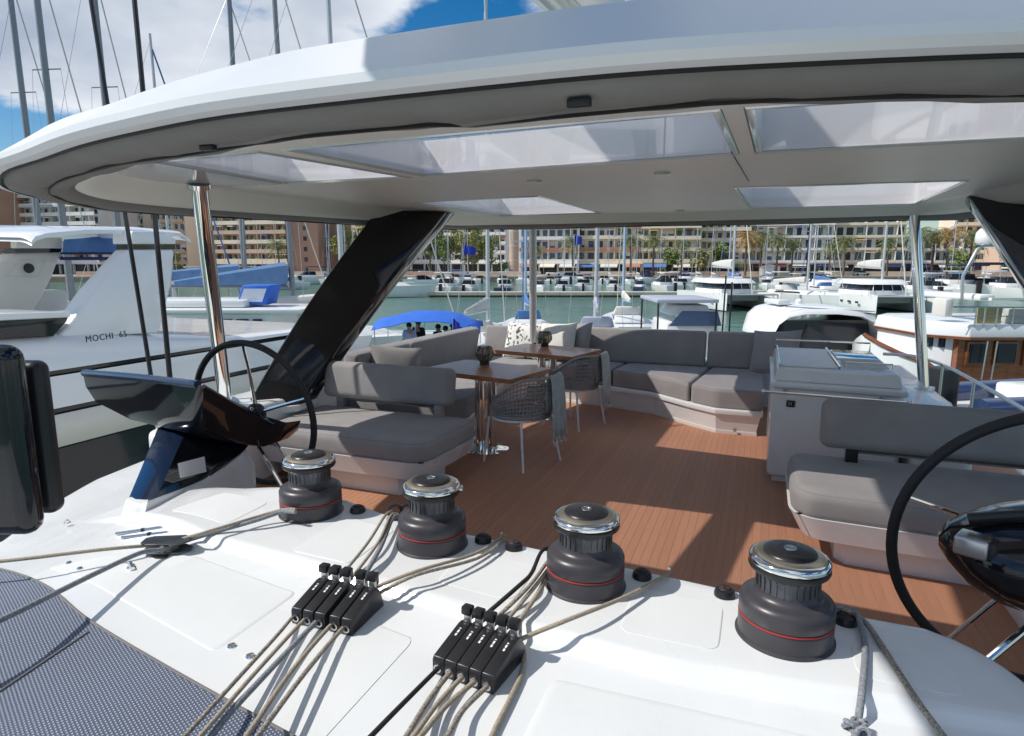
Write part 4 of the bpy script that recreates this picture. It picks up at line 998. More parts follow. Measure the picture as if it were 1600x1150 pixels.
win_b = mat('blue_window_glass', (.08, .12, .17), .1, var=.3, scale=.5)
leaf_g = mat('plane_tree_leaves', (.16, .22, .06), .6, var=.35, scale=.6)
leaf_y = mat('yellow_green_leaves', (.27, .27, .085), .6, var=.3, scale=.6)
palm_g = mat('palm_fronds', (.16, .19, .07), .55, var=.35, scale=1)
palm_d = mat('dry_palm_fronds', (.38, .22, .06), .7, var=.3, scale=1)
bark = mat('bark', (.16, .115, .08), .9, var=.2, scale=3)
cov_b = mat('blue_sail_cover', (.085, .19, .42), .85, var=.1, scale=2, bump=.4, bscale=3, dist=.03)
cov_s = mat('steel_blue_sail_cover', (.17, .30, .52), .85, var=.1, scale=2, bump=.5, bscale=3, dist=.03)
cov_b2 = mat('royal_blue_canopy', (.03, .14, .58), .7, var=.08, scale=2, bump=.4, bscale=2, dist=.04)
cov_l = mat('lavender_grey_cover', (.38, .40, .48), .85, var=.08, scale=2, bump=.3, bscale=3, dist=.03)
cov_w = mat('off_white_cover', (.62, .61, .57), .85, var=.05, scale=2, bump=.3, bscale=3, dist=.03)
cov_n = mat('navy_cover', (.02, .03, .09), .8, var=.1, scale=2)
mast_m = mat('painted_mast', (.55, .56, .58), .35, metal=.3, var=.04)
mast_g = mat('grey_anodised_mast', (.26, .27, .29), .4, metal=.4, var=.05)
mast_b = mat('pale_blue_mast', (.36, .47, .62), .5, var=.04)
mast_n = mat('navy_mast', (.015, .018, .06), .35, var=.05)
hullw = mat('boat_gelcoat', (.78, .79, .78), .25, var=.03, scale=.6, coat=.2)
hullb = mat('dark_blue_hull', (.03, .05, .12), .2, coat=.4)
anti = mat('antifouling', (.03, .06, .16), .6)
cabw = mat('boat_window', (.02, .025, .035), .08, var=.4, scale=.7)
mahog = mat('varnished_mahogany', (.28, .085, .025), .22, var=0, col2=(.15, .045, .015), scale=3, stretch=(1, 1, 6), coat=.6)
skin = mat('skin', (.42, .23, .15), .6); hair = mat('dark_hair', (.015, .01, .008), .6)
sh_l = mat('lavender_shirt', (.42, .44, .66), .9); sh_k = mat('black_shirt', (.01, .01, .012), .9); tr_k = mat('dark_trousers', (.03, .03, .045), .9); sh_r = mat('dark_red_shirt', (.12, .03, .035), .9)
flag_b = mat('flag_blue', (.03, .05, .45), .8, var=.1, scale=3); flag_r = mat('flag_red', (.55, .02, .02), .8); flag_y = mat('flag_yellow', (.75, .45, .02), .8)

# ---- land
def cfp(q, name, m, parent=None, ang=35, loc=None):
    q.v = [R_ @ v for v in q.v]; return q.build(name, m, parent, ang=ang, loc=loc)
tag(cfp(M().box(-900, 900, 172, 3500, WZ - 2, GZ - .02), 'ground', pave, ang=0), kind='structure')
qy = tag(cfp(M().box(-320, 320, 168, 180, WZ - 2, GZ), 'quay', stone, ang=0), kind='structure')
cfp(M().box(-320, 320, 167.6, 168.5, GZ - .30, GZ + .06), 'coping', concrete, qy, ang=0)
# low planter wall, pink, on the promenade
pw = thing('promenade_wall', 'long low pinkish stone wall along the far promenade', 'wall', Q(0, 178, GZ))
for i in range(11):
    x0 = -120 + i*26
    cfp(M().box(x0, x0 + 24, 178, 178.5, GZ, GZ + 1.1), 'wall_section', w_cream if i % 3 else w_tan, pw, ang=0)
pt_ = tag(cfp(M().box(-13, 27, 94.2, 97, WZ - .3, WZ + .25), 'pontoon', tim, ang=0), kind='structure')
for i in range(10):
    cfp(M().box(-13 + i*4, -13 + i*4 + 3.95, 94, 97.2, WZ + .25, WZ + .7), 'deck_slab', concrete, pt_, ang=0)
pt2 = tag(cfp(M().box(27.5, 75, 99.2, 102, WZ - .3, WZ + .25), 'pontoon', tim, ang=0), kind='structure')
for i in range(11):
    cfp(M().box(27.5 + i*4.3, 27.5 + i*4.3 + 4.25, 99, 102.2, WZ + .25, WZ + .7), 'deck_slab', concrete, pt2, ang=0)

# ---- buildings
uw = {m.name: unit_mesh(m, 'window') for m in (win_m, win_b, dkin)}
def building(px0, px1, d, top, fh, wall, band, label, cols=8, depth=14, glass=win_m, par=.95, bal=1.1, base=True, cat='building', solid=False, name='apartment_building', gap=.45, awn=None, band2=None):
    a0 = at(px0, d).dot(RT); a1 = at(px1, d).dot(RT); t = thing(name, label, cat, Q((a0+a1)/2, d, GZ), YAW - rad(14 if not solid else 6)); w = (a1 - a0)*1.03
    cfl = lambda q, n, m, p: q.build(n, m, p, world=False, ang=0)
    H = top - GZ; cfl(M().box(-w/2, w/2, 0, depth, 0, H), 'wall', wall, t)
    cfl(M().box(-w/2 - .3, w/2 + .3, -.4, depth + .3, H, H + .35), 'roof', band, t)
    nf = int((H - 3.6)/fh) + 1
    g0 = 3.6 if base else 0
    if base:
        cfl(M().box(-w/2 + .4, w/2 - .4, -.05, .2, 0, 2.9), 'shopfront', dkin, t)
        n = max(2, int(w/5))
        for i in range(n + 1):
            x = -w/2 + .3 + i*(w - .6)/n; piece('pier', uw_p[wall.name], wall, t, (x, -.3, 1.6), (.5, .6, 3.2))
        cfl(M().box(-w/2, w/2, -1.6, 0, 3.1, 3.5), 'canopy_slab', band, t)
        if awn:
            for i, m in enumerate(awn):
                x = -w/2 + (i + .5)*w/len(awn); ww = w/len(awn)*.38
                cfl(M().add([(x-ww, -1.6, 3.1), (x+ww, -1.6, 3.1), (x+ww, -3.2, 2.3), (x-ww, -3.2, 2.3), (x-ww, -3.2, 2.05), (x+ww, -3.2, 2.05)], [(0, 1, 2, 3), (3, 2, 5, 4)]), 'awning', m, t)
    for f in range(nf):
        z = g0 + f*fh
        if z + fh*.8 > H: break
        if not solid:
            q = M(); q.box(-w/2 + .15, w/2 - .15, -bal, 0, z - .12, z + .1); q.box(-w/2 + .15, w/2 - .15, -bal, -bal + .12, z + .1, z + par)
            cfl(q, 'balcony', (band2 if band2 and f % 2 else band), t)
        for i in range(cols):
            if solid and (i not in (cols//2,)): continue
            cw = w/cols; x = -w/2 + (i + .5)*cw
            k = random.random()
            ws_ = 1 if solid else random.uniform(.8, 1.25); piece('window', uw[(glass if k < .8 else dkin).name], glass, t, (x, -.02, z + fh*.50), (min(cw*.92, cw*(1-gap)*ws_) if not solid else 1.0, .10, fh*.62 if not solid else 1.2))
            if not solid and random.random() < .22: piece('blind', uw_b[random.choice((w_cream, w_white, w_tan, cov_b, leaf_g)).name], w_cream, t, (x, -.10, z + fh*random.uniform(.58, .70)), (cw*.6, .05, fh*random.uniform(.15, .4)))
            if not solid and bal > 1 and random.random() < .16: piece('balcony_awning', uw_b[random.choice((w_cream, w_white, cov_b, terra, sh_r, leaf_g, w_yel)).name], w_cream, t, (x, -bal*.7, z + fh*.80), (cw*.95, bal*1.0, .22))
            if not solid and bal > 1 and random.random() < .20: piece('balcony_plant', uw_b[leaf_g.name], leaf_g, t, (x + random.uniform(-.4, .4), -bal + .25, z + par*.8 + .35), (random.uniform(.4, 1.2), .3, random.uniform(.4, .8)))
        if not solid and w > 12:
            for i in range(1, cols, 3):
                piece('divider', uw_p[wall.name], wall, t, (-w/2 + i*w/cols, -bal/2, z + fh*.5), (.16, bal, fh*.9))
    return t
uw_p = {m.name: unit_mesh(m, 'pier') for m in (w_tan, w_grey, w_cream, w_white, w_brick, w_tower, w_yel)}
uw_b = {m.name: unit_mesh(m, 'blind') for m in (w_cream, w_white, w_tan, cov_b, leaf_g, terra, sh_r, w_yel)}
building(-90, 2, 192, 33, 3.0, w_tower, w_tan, 'brown brick apartment building at the far left edge', 4)
building(18, 178, 198, 33, 2.75, w_grey, w_white, 'grey apartment block with white balcony bands above the white yacht', 14, bal=1.6)
building(176, 236, 215, 30, 3.0, w_grey, w_cream, 'pale block with blue grey windows between the grey block and the steel post', 6, glass=win_b)
building(238, 300, 207, 28, 3.1, w_cream, w_tan, 'cream building with brown balconies behind the steel post', 6, glass=win_b)
building(316, 462, 186, 32, 2.65, w_tan, w_cream, 'long tan apartment block with cream balcony bands left of the brown tower', 15, bal=1.6, band2=w_tan)
building(460, 500, 183, 32, 2.9, w_tower, w_tower, 'solid terracotta stair tower with one column of small windows', 3, solid=True, name='stair_tower', base=False)
building(500, 526, 188, 32, 2.9, w_brick, w_tower, 'narrow dark brown tower right of the terracotta one', 3, solid=True, name='stair_tower', base=False)
building(526, 620, 236, 22, 3.1, w_yel, w_yel, 'yellow house with small windows above the trees', 7, gap=.6, bal=.2, par=.1, name='yellow_house')
building(640, 792, 236, 20, 3.2, w_white, w_white, 'white building mostly hidden by the plane trees', 9, gap=.4)
building(812, 902, 198, 17, 3.4, w_white, w_white, 'white flat roofed block with terracotta parapet right of the round tower', 8, glass=win_b, par=.9, awn=[terra, w_cream, cov_w], band2=terra)
building(902, 1002, 196, 16, 3.5, w_cream, w_cream, 'cream block with a wide terracotta band and blue awning', 7, glass=win_m, band2=terra, awn=[cov_b, cov_w, terra])
building(1002, 1090, 192, 18, 3.3, w_cream, w_cream, 'cream balcony block behind palms in the middle of the far shore', 7, glass=win_b, bal=1.8, awn=[cov_b, cov_w])
building(1090, 1166, 196, 19, 3.1, w_cream, w_cream, 'cream balcony block left of the orange palm', 6, bal=1.8, awn=[cov_w, leaf_g])
building(1168, 1290, 194, 17, 3.6, w_white, w_white, 'modern white glass fronted block with a dark red awning', 9, glass=win_b, bal=2.2, par=.55, awn=[sh_r, sh_r, cov_w, cov_n])
building(1290, 1400, 192, 18, 3.6, w_white, w_cream, 'white block with glass balconies behind the right catamaran', 8, glass=win_b, bal=2.0, par=.6, awn=[cov_w, cov_w, cov_n])
building(1405, 1500, 190, 9, 3.4, w_grey, w_white, 'low grey restaurant building with white terrace under the big palms', 8, bal=2.5, par=.5, awn=[cov_n, cov_w])
building(1490, 1570, 215, 26, 3.0, w_cream, w_cream, 'stepped cream apartment block behind the radar dome', 6, bal=1.8)
building(1570, 1700, 200, 28, 3.0, w_tan, w_cream, 'tan apartment block at the far right edge', 8, bal=1.8)
rt_ = thing('round_tower', 'plain round tan brick tower in the middle of the far shore', 'tower', at(803, 182, GZ))
M().lathe([(1.35, 0), (1.35, 18), (1.5, 18.2), (1.5, 18.6), (.2, 18.8)], 20).build('shaft', w_tan, rt_, world=False)
for k, z in enumerate((4, 8, 12)): M().lathe([(1.39, z), (1.39, z + .25)], 20, cap=False).build('ring_course', w_cream, rt_, world=False)
# kiosk / white van / umbrellas / cars
kk = thing('kiosk', 'square white kiosk tent on the far promenade right of the left catamaran', 'tent', at(1202, 174, GZ), YAW)
M().box(-2.1, 2.1, -1.6, 1.6, 0, 2.3).build('wall', white, kk, world=False); M().loft([[(-2.3, -1.8, 2.3), (2.3, -1.8, 2.3), (2.3, 1.8, 2.3), (-2.3, 1.8, 2.3)], [(-.2, -.2, 3.0), (.2, -.2, 3.0), (.2, .2, 3.0), (-.2, .2, 3.0)]]).build('roof', white, kk, world=False, ang=0)
def car(px, d, paint, label, rz=0):
    t = thing('parked_car', label, 'car', at(px, d, GZ), YAW + rz, 'cars parked on the far promenade')
    q = M(); q.prism([(-2.1, .25), (2.1, .25), (2.15, .7), (1.2, .85), (-1.9, .9), (-2.15, .75)], -.85, .85, bev=.08, seg=2, mtx=Matrix.Rotation(math.pi/2, 4, 'X')); q.build('body', paint, t, world=False)
    q = M(); q.prism([(-1.8, .85), (1.1, .85), (.45, 1.4), (-1.3, 1.42)], -.7, .7, bev=.06, seg=2, mtx=Matrix.Rotation(math.pi/2, 4, 'X')); q.build('cabin', cabw, t, world=False)
    for x in (-1.35, 1.35):
        for y in (-.85, .85):
            M().lathe([(.32, -.1), (.32, .1)], 14, (x, y*.92, .32), mtx=Matrix.Rotation(math.pi/2, 4, 'X')).build('wheel', blk_m, t, world=False)
for px, m, lb in ((520, sh_k, 'black car parked below the brown tower'), (585, white, 'white car parked in front of the yellow house trees'), (700, steel, 'silver car parked under the plane trees'), (865, white, 'white car parked by the awnings right of the round tower'),
                  (1010, hullb, 'dark blue car parked left of the middle palms'), (1083, white, 'white car parked by the black shop entrance'), (1345, steel, 'silver car parked behind the right catamaran'), (1458, sh_k, 'black car parked by the low restaurant')):
    car(px, 175.3, m, lb)
def flagpole(px, d, ytop, ylow, label, w=20):
    b = at(px, d, GZ if d > 160 else WZ + .7); top = PD(px, ytop, d); t = thing('flag', label, 'flag', b); h = top.z - b.z
    M().tube([(0, 0, 0), (0, 0, h)], .05, 6).build('pole', mast_m, t, world=False)
    ww = w/1000*d; hh = (ylow - ytop)/1000*d; rows = []
    for i in range(7):
        x = ww*i/6; rows.append([R_ @ Vector((x, .15*math.sin(i*1.4), h - .1 - x*.25 - hh*j/4*(1 - .25*i/6))) for j in range(5)])
    M().loft(rows, False, False, closed=False).build('cloth', flag_b, t, world=False)
flagpole(724, 120, 381, 396, 'blue flag flying in front of the plane trees'); flagpole(896, 110, 366, 381, 'blue flag flying right of the steel post', 12)

# ---- vegetation
def tree(px, d, h, r, label, m=leaf_g, n=1500):
    b = at(px, d, GZ); h *= 1.15; r *= 1.12; t = thing('plane_tree', label, 'tree', b, 0, 'plane trees on the far promenade')
    q = M(); q.tube([(0, 0, 0), (.1, 0, h*.3), (0, .1, h*.6)], [.28, .2, .12], 8)
    for k in range(5):
        a = k*1.3; q.tube([(0, 0, h*(.3 + .05*k)), (math.cos(a)*r*.4, math.sin(a)*r*.4, h*.65), (math.cos(a)*r*.7, math.sin(a)*r*.7, h*.8)], [.11, .07, .03], 5)
    q.build('trunk', bark, t, world=False)
    n = int(n*1.5); r *= 1.15; cl = [(random.gauss(0, r*.42), random.gauss(0, r*.42), h*.60 + random.gauss(0, h*.17), random.uniform(.2, .42)*r) for _ in range(16)]; q = M()
    for i in range(n):
        c = random.choice(cl); v = Vector((random.gauss(0, 1), random.gauss(0, 1), random.gauss(0, 1))).normalized()*c[3]*random.uniform(.5, 1.05)
        p = Vector(c[:3]) + v; s = random.uniform(.2, .42); u = Vector((random.gauss(0, 1), random.gauss(0, 1), random.gauss(0, 1))).normalized(); w = u.orthogonal().normalized()
        q.quad(p - u*s, p + w*s*.6, p + u*s, p - w*s*.6)
    k = q.build('crown', m, t, world=False, ang=0); return t
TP = [(545, 186, 12, 4.6, 'yellow green tree right of the brown tower', leaf_y), (578, 184, 12.5, 4.8, 'tall yellow green tree in front of the yellow house', leaf_y), (612, 186, 11, 4, 'green tree seen just left of the black roof support top', leaf_g),
      (672, 182, 11.5, 4.2, 'plane tree just right of the black roof support', leaf_g), (700, 184, 13, 4.6, 'tallest plane tree right of the black roof support', leaf_g), (732, 182, 12, 4.2, 'plane tree behind the left blue flag', leaf_y), (762, 185, 12, 4.0, 'plane tree beside the tall white mast', leaf_g),
      (40, 182, 6, 3.0, 'low dark tree below the grey apartment block', leaf_g), (245, 180, 9, 3.2, 'yellowing tree behind the black shrouds', leaf_y), (270, 183, 8, 3.0, 'small tree just left of the steel post', leaf_y), (1050, 184, 7, 2.6, 'small round green tree under the cream balconies', leaf_g), (1100, 183, 6.5, 2.6, 'small green tree left of the yellow awning', leaf_y),
      (1120, 184, 8, 2.5, 'dark green tree by the left catamaran mast', leaf_g), (1500, 182, 8, 3, 'green tree below the big black roof support on the right', leaf_g)]
for a in TP: tree(a[0], a[1], a[2], a[3], a[4], a[5], 1500 if a[2] > 9 else 800)
def make_palm(h, label, dry=False, nf=44, fl=4.1):
    t = thing('palm_tree', label, 'palm', (0, 0, 0), 0, 'palms on the far promenade')
    M().tube([(0, 0, 0), (.08, .05, h*.5), (0, .1, h)], [.30, .22, .26], 8).build('trunk', bark, t, world=False)
    q = M()
    for k in range(nf):
        a = k*2.399; e = 1.2 - 2.0*(k/nf); L_ = fl*random.uniform(.85, 1.1); d = Vector((math.cos(a), math.sin(a), 0)); side = Vector((-d.y, d.x, 0)); pts = []
        p = Vector((0, .1, h)); s = math.sin(e)
        for i in range(7):
            f = i/6; pts.append(p + d*L_*f*math.cos(e*.8) + Vector((0, 0, L_*(s*f*.9 - .55*f*f))))
        for i in range(6):
            w = .75*(1 - abs(i/6 - .4)); m0, m1 = pts[i], pts[i+1]
            for sg in (-1, 1):
                for kk in range(2):
                    c = m0.lerp(m1, kk*.5); q.add([c, c.lerp(m1, .35), c + side*sg*w + (m1-m0)*.6 + Vector((0, 0, -w*.55))], [(0, 1, 2)])
    q.build('crown', palm_d if dry else palm_g, t, world=False, ang=0)
    q = M()
    for k in range(10):
        a = k*2.4; d = Vector((math.cos(a), math.sin(a), 0)); q.add([(0, .1, h - .1), d*.9 + Vector((0, .1, h - 1.6)), d*.5 + Vector((.2, .2, h - 1.9))], [(0, 1, 2)])
    q.build('dead_fronds', palm_d, t, world=False, ang=0)
    return t
p0 = make_palm(9, 'palm'); p1 = make_palm(9, 'palm', dry=True)
first = {0: True, 1: True}
for px, d, s, k, lb in ((437, 174, .95, 0, 'palm in front of the long tan apartment block'), (895, 173, 1.05, 0, 'palm behind the right blue flag'), (838, 176, .8, 0, 'short palm just left of the steel post by the pillows'),
                        (985, 174, 1.1, 0, 'palm left of the cream block in the middle'), (1020, 176, 1.1, 0, 'palm in front of the cream balcony block, left one'), (1064, 175, .95, 0, 'palm in front of the cream balcony block, right one'), (1164, 172, 1.15, 1, 'palm with orange dry fronds above the left catamaran'),
                        (1187, 176, 1.2, 0, 'dark palm right of the orange one'), (1212, 172, 1.1, 0, 'leaning fronds palm in front of the modern white block'), (1236, 174, .95, 0, 'smaller palm by the dark red awning'), (1295, 176, .9, 0, 'short palm left of the right catamaran'), (1317, 172, 1.05, 0, 'slim palm above the right catamaran roof'),
                        (1385, 171, 1.0, 0, 'palm just left of the right steel post'), (1428, 168.9, 1.25, 0, 'big bushy palm just right of the right steel post'), (1455, 171, 1.2, 0, 'big palm over the low restaurant'), (1478, 169, 1.25, 1, 'palm with yellow dead fronds right of the restaurant'), (1512, 171, 1.2, 0, 'palm behind the radar dome')):
    src = p1 if k else p0; b = at(px, d, GZ)
    if first[k]: src.location = b; src.scale = (s, s, s); src.rotation_euler.z = random.random()*6; src['label'] = lb; first[k] = False
    else: dup(src, b, random.random()*6, lb, sc=s)

# ---- boats
def hullpts(Ln, B, H, rake=.6, n=14, stern=.85, full=2.2, sheer=.15):
    rings = []
    for i in range(n+1):
        t = i/n; w = B/2*(stern + (1-stern)*sst(t*2.2))*(1 - max(0, (t - .35)/.65)**full)
        w = max(w, .02); h = H*(1 + sheer*t*t); rk = lambda z: rake*max(0, t - .6)/.4*(z + .3)/(h + .3)
        x = -Ln/2 + t*(Ln - rake)
        s_ = []
        for sg, lv in ((1, 1), (1, .5), (1, .05), (1, -.2), (-1, -.2), (-1, .05), (-1, .5), (-1, 1)):
            z = lv*h if lv > 0 else lv; k = {1: 1, .5: .94, .05: .80, -.2: .4}[lv]; s_.append((x + rk(z), sg*w*k, z))
        rings.append(s_)
    return rings
def hull(t, Ln, B, H, m=hullw, **k):
    rg = hullpts(Ln, B, H, **k); M().loft(rg).build('hull', m, t, world=False, ang=40); return rg
def sailboat(label, cover=cov_b, Ln=11, mastm=mast_m, mh=15, hm=hullw, bh=1.2, cr=1.0, mr=1.0):
    t = thing('sailing_yacht', label, 'sailboat', (0, 0, 0)); B = Ln*.32
    hull(t, Ln, B, Ln*.105, hm)
    H = Ln*.11
    M().prism([(-Ln*.32, -B*.28), (Ln*.18, -B*.2), (Ln*.28, 0), (Ln*.18, B*.2), (-Ln*.32, B*.28)], H, H + .42, top=[(-Ln*.30, -B*.24), (Ln*.12, -B*.17), (Ln*.2, 0), (Ln*.12, B*.17), (-Ln*.30, B*.24)], bev=.05, seg=2).build('cabin', hullw, t, world=False)
    for sg in (-1, 1):
        M().add([(-Ln*.22, sg*(B*.27), H + .12), (Ln*.08, sg*(B*.215), H + .12), (Ln*.06, sg*(B*.20), H + .30), (-Ln*.20, sg*(B*.258), H + .30)], [(0, 1, 2, 3)]).build('window', cabw, t, world=False, ang=0)
    M().tube([(Ln*.08, 0, H), (Ln*.07, 0, H + mh)], [Ln*.0095*mr, Ln*.007*mr], 8).build('mast', mastm, t, world=False)
    for z, w in ((mh*.35, .9), (mh*.65, .7)): M().tube([(Ln*.08, -w, H + z - .0), (Ln*.08, w, H + z)], .03, 5).build('spreader', mastm, t, world=False)
    M().tube([(Ln*.06, 0, H + bh), (-Ln*.34, 0, H + bh + .15)], .07, 8).build('boom', mastm, t, world=False)
    rg = []
    for i in range(7):
        f = i/6; x = lerp(Ln*.055, -Ln*.33, f); r = lerp(.30*cr, .12, f)*(Ln/11); zc_ = H + bh + .12 + r*.9; rg.append([(x, math.cos(a)*r*.55, zc_ + math.sin(a)*r) for a in [j*math.pi/4 for j in range(8)]])
    M().loft(rg).build('sail_cover', cover, t, world=False)
    M().tube([(Ln*.48, 0, H), (Ln*.075, 0, H + mh*.95)], .035 if cover != cov_b else .05, 5).build('furled_jib', cover if cover == cov_b else cov_w, t, world=False)
    q = M()
    for a, b_ in (((-Ln*.48, 0, H), (Ln*.07, 0, H + mh*.98)), ((Ln*.06, B*.45, H), (Ln*.08, .7, H + mh*.65)), ((Ln*.06, -B*.45, H), (Ln*.08, -.7, H + mh*.65))): q.tube([a, b_], .012, 4)
    q.build('stays', steel, t, world=False)
    M().prism([(-Ln*.22, -B*.26), (-Ln*.12, -B*.26), (-Ln*.12, B*.26), (-Ln*.22, B*.26)], H + .42, H + .95, top=[(-Ln*.23, -B*.22), (-Ln*.17, -B*.2), (-Ln*.17, B*.2), (-Ln*.23, B*.22)], bev=.05, seg=2).build('spray_hood', cover, t, world=False)
    return t
def motorboat(label, canopy=cov_w, Ln=7, hm=hullw, top=True):
    t = thing('motor_boat', label, 'motorboat', (0, 0, 0)); B = Ln*.36; H = Ln*.13; hull(t, Ln, B, H, hm, stern=.95)
    M().prism([(-Ln*.15, -B*.36), (Ln*.22, -B*.28), (Ln*.34, 0), (Ln*.22, B*.28), (-Ln*.15, B*.36)], H, H + .35, bev=.06, seg=2).build('foredeck_cabin', hullw, t, world=False)
    M().prism([(-Ln*.14, -B*.35), (Ln*.12, -B*.28), (Ln*.12, B*.28), (-Ln*.14, B*.35)], H + .35, H + .85, top=[(-Ln*.14, -B*.3), (Ln*.02, -B*.24), (Ln*.02, B*.24), (-Ln*.14, B*.3)], bev=.03, seg=1).build('windscreen', cabw, t, world=False)
    if top:
        M().prism([(-Ln*.36, -B*.4), (0, -B*.34), (0, B*.34), (-Ln*.36, B*.4)], H + 1.5, H + 1.62, bev=.05, seg=2).build('canopy', canopy, t, world=False)
        for x in (-Ln*.34, -.1):
            for y in (-B*.36, B*.36): M().tube([(x, y*.9, H), (x, y*.9, H + 1.5)], .02, 5).build('canopy_pole', steel, t, world=False)
    M().box(-Ln*.53, -Ln*.47, -.18, .18, H*.2, H + .35, bev=.05).build('outboard', blk_s, t, world=False)
    return t
def place(src, used, px, d, hd, label, sc=1, group=None):
    if src['category'] == 'motorboat': sc *= random.uniform(1.1, 1.4); hd += random.choice((0, 0, 180)) + random.uniform(-18, 18)
    b = at(px, d, WZ); key = src.name
    if key not in used: used.add(key); src.location = b; src.rotation_euler = (0, 0, YAW + rad(hd)); src.scale = (sc, sc, sc); src['label'] = label; o = src
    else: o = dup(src, b, YAW + rad(hd), label, sc=(sc, sc, sc))
    if group: o['group'] = group
    return o
used = set(); G_ = 'boats moored along the far quay'
s1 = sailboat('s', cov_b); s2 = sailboat('s', cov_w, 10, mast_m, 14); s3 = sailboat('s', cov_n, 12, mast_m, 17); s4 = sailboat('s', cov_l, 12, mast_b, 17)
m1 = motorboat('m'); m2 = motorboat('m', cov_b, 6.5); m3 = motorboat('m', cov_w, 6, hullb, False); m4 = motorboat('m', cov_n, 8, hullw, True)
for src, px, d, hd, lb, sc in (
    (s2, 458, 158, 80, 'small sailboat moored in front of the terracotta tower', .8), (m4, 480, 150, 20, 'grey white motorboat with dark canopy moored below the brown tower', 1.25), (s4, 512, 156, 95, 'sailboat with pale blue mast right of the brown tower', .9),
    (s2, 540, 160, 85, 'sailboat in front of the yellow green trees, left of two thin masts', .9), (s3, 553, 161, 95, 'sailboat in front of the yellow green trees, right of two thin masts', .85), (s2, 575, 158, 90, 'sailboat whose mast crosses the tall yellow green tree', .85),
    (m1, 530, 146, 15, 'white motorboat with white roof just left of the black roof support', 1.1), (s1, 592, 155, 85, 'sailboat with blue cover half hidden by the black roof support', .8),
    (m1, 655, 152, 10, 'white motorboat in the gap right of the black roof support', 1.0), (s2, 681, 160, 90, 'sailboat with thin mast crossing the first plane tree', .9), (m3, 690, 150, 70, 'dark hulled open boat below the plane trees', 1.0), (s2, 700, 161, 88, 'sailboat with thin mast crossing the tallest plane tree', 1.0),
    (m2, 716, 151, 85, 'small boat with blue canopy below the blue flag', 1.0), (s3, 731, 158, 92, 'navy covered sailboat below the blue flag', .85), (m1, 748, 150, 95, 'white motorboat just left of the tall white mast', .9), (m1, 785, 149, 80, 'white motorboat between the tall white mast and the round tower', .95),
    (s2, 815, 158, 86, 'sailboat with thin mast right of the round tower', .9), (m1, 828, 148, 92, 'white motorboat just left of the steel post by the pillows', .9), (m1, 860, 147, 90, 'white motorboat just right of the steel post by the pillows', .9), (m3, 872, 152, 75, 'dark hulled open boat right of the steel post', .8),
    (s2, 882, 159, 92, 'sailboat left of the right blue flag', .9), (m1, 890, 145, 84, 'white motorboat below the right blue flag', 1.15), (s3, 904, 161, 88, 'sailboat just right of the right blue flag', .9), (m2, 918, 150, 95, 'small blue topped boat left of the middle tall mast', .9),
    (m1, 945, 149, 88, 'white motorboat right of the middle tall mast', 1.0), (s2, 951, 160, 90, 'sailboat between the two middle tall masts', .9), (m1, 984, 147, 92, 'white motorboat right of the pale blue mast', .9), (m4, 1010, 146, 80, 'motorboat with dark canopy in front of the left palms', .9),
    (s2, 995, 161, 91, 'sailboat with thin mast crossing the left middle palm', .9), (s2, 1032, 158, 90, 'sailboat with thin mast left of the right middle palm', .95), (m3, 1036, 150, 88, 'low dark red trimmed open boat below the cream block', .9), (m1, 1052, 147, 86, 'white motorboat left of the left catamaran', .9),
    (s3, 1067, 160, 90, 'sailboat with thin mast just right of the middle palm', .95), (s2, 1088, 161, 92, 'sailboat with thin mast behind the left catamaran, left one', .95), (s2, 1112, 159, 88, 'sailboat with thin mast behind the left catamaran, middle one', .9), (s3, 1146, 160, 90, 'sailboat with thin mast behind the left catamaran, right one', .95),
    (m2, 1197, 120, 70, 'small launch between the two catamarans', .8), (m1, 1240, 128, 80, 'white motorboat behind the single hulled yacht', 1.0), (s2, 1197, 161, 90, 'sailboat with thin mast left of the white kiosk', .95), (s2, 1290, 160, 90, 'sailboat with thin mast left of the right catamaran', .95),
    (m1, 1446, 118, 60, 'white motorboat just right of the right steel post', 1.0), (m4, 1470, 126, 75, 'motorboat with dark canopy behind the wooden trawler', .9), (m1, 1503, 120, 95, 'white motorboat behind the radar arch', 1.1), (s2, 1535, 158, 90, 'sailboat behind the radar dome', .9), (m1, 1560, 122, 90, 'white motorboat right of the radar arch', 1.1)):
    place(src, used, px, d, hd, lb, sc, G_)
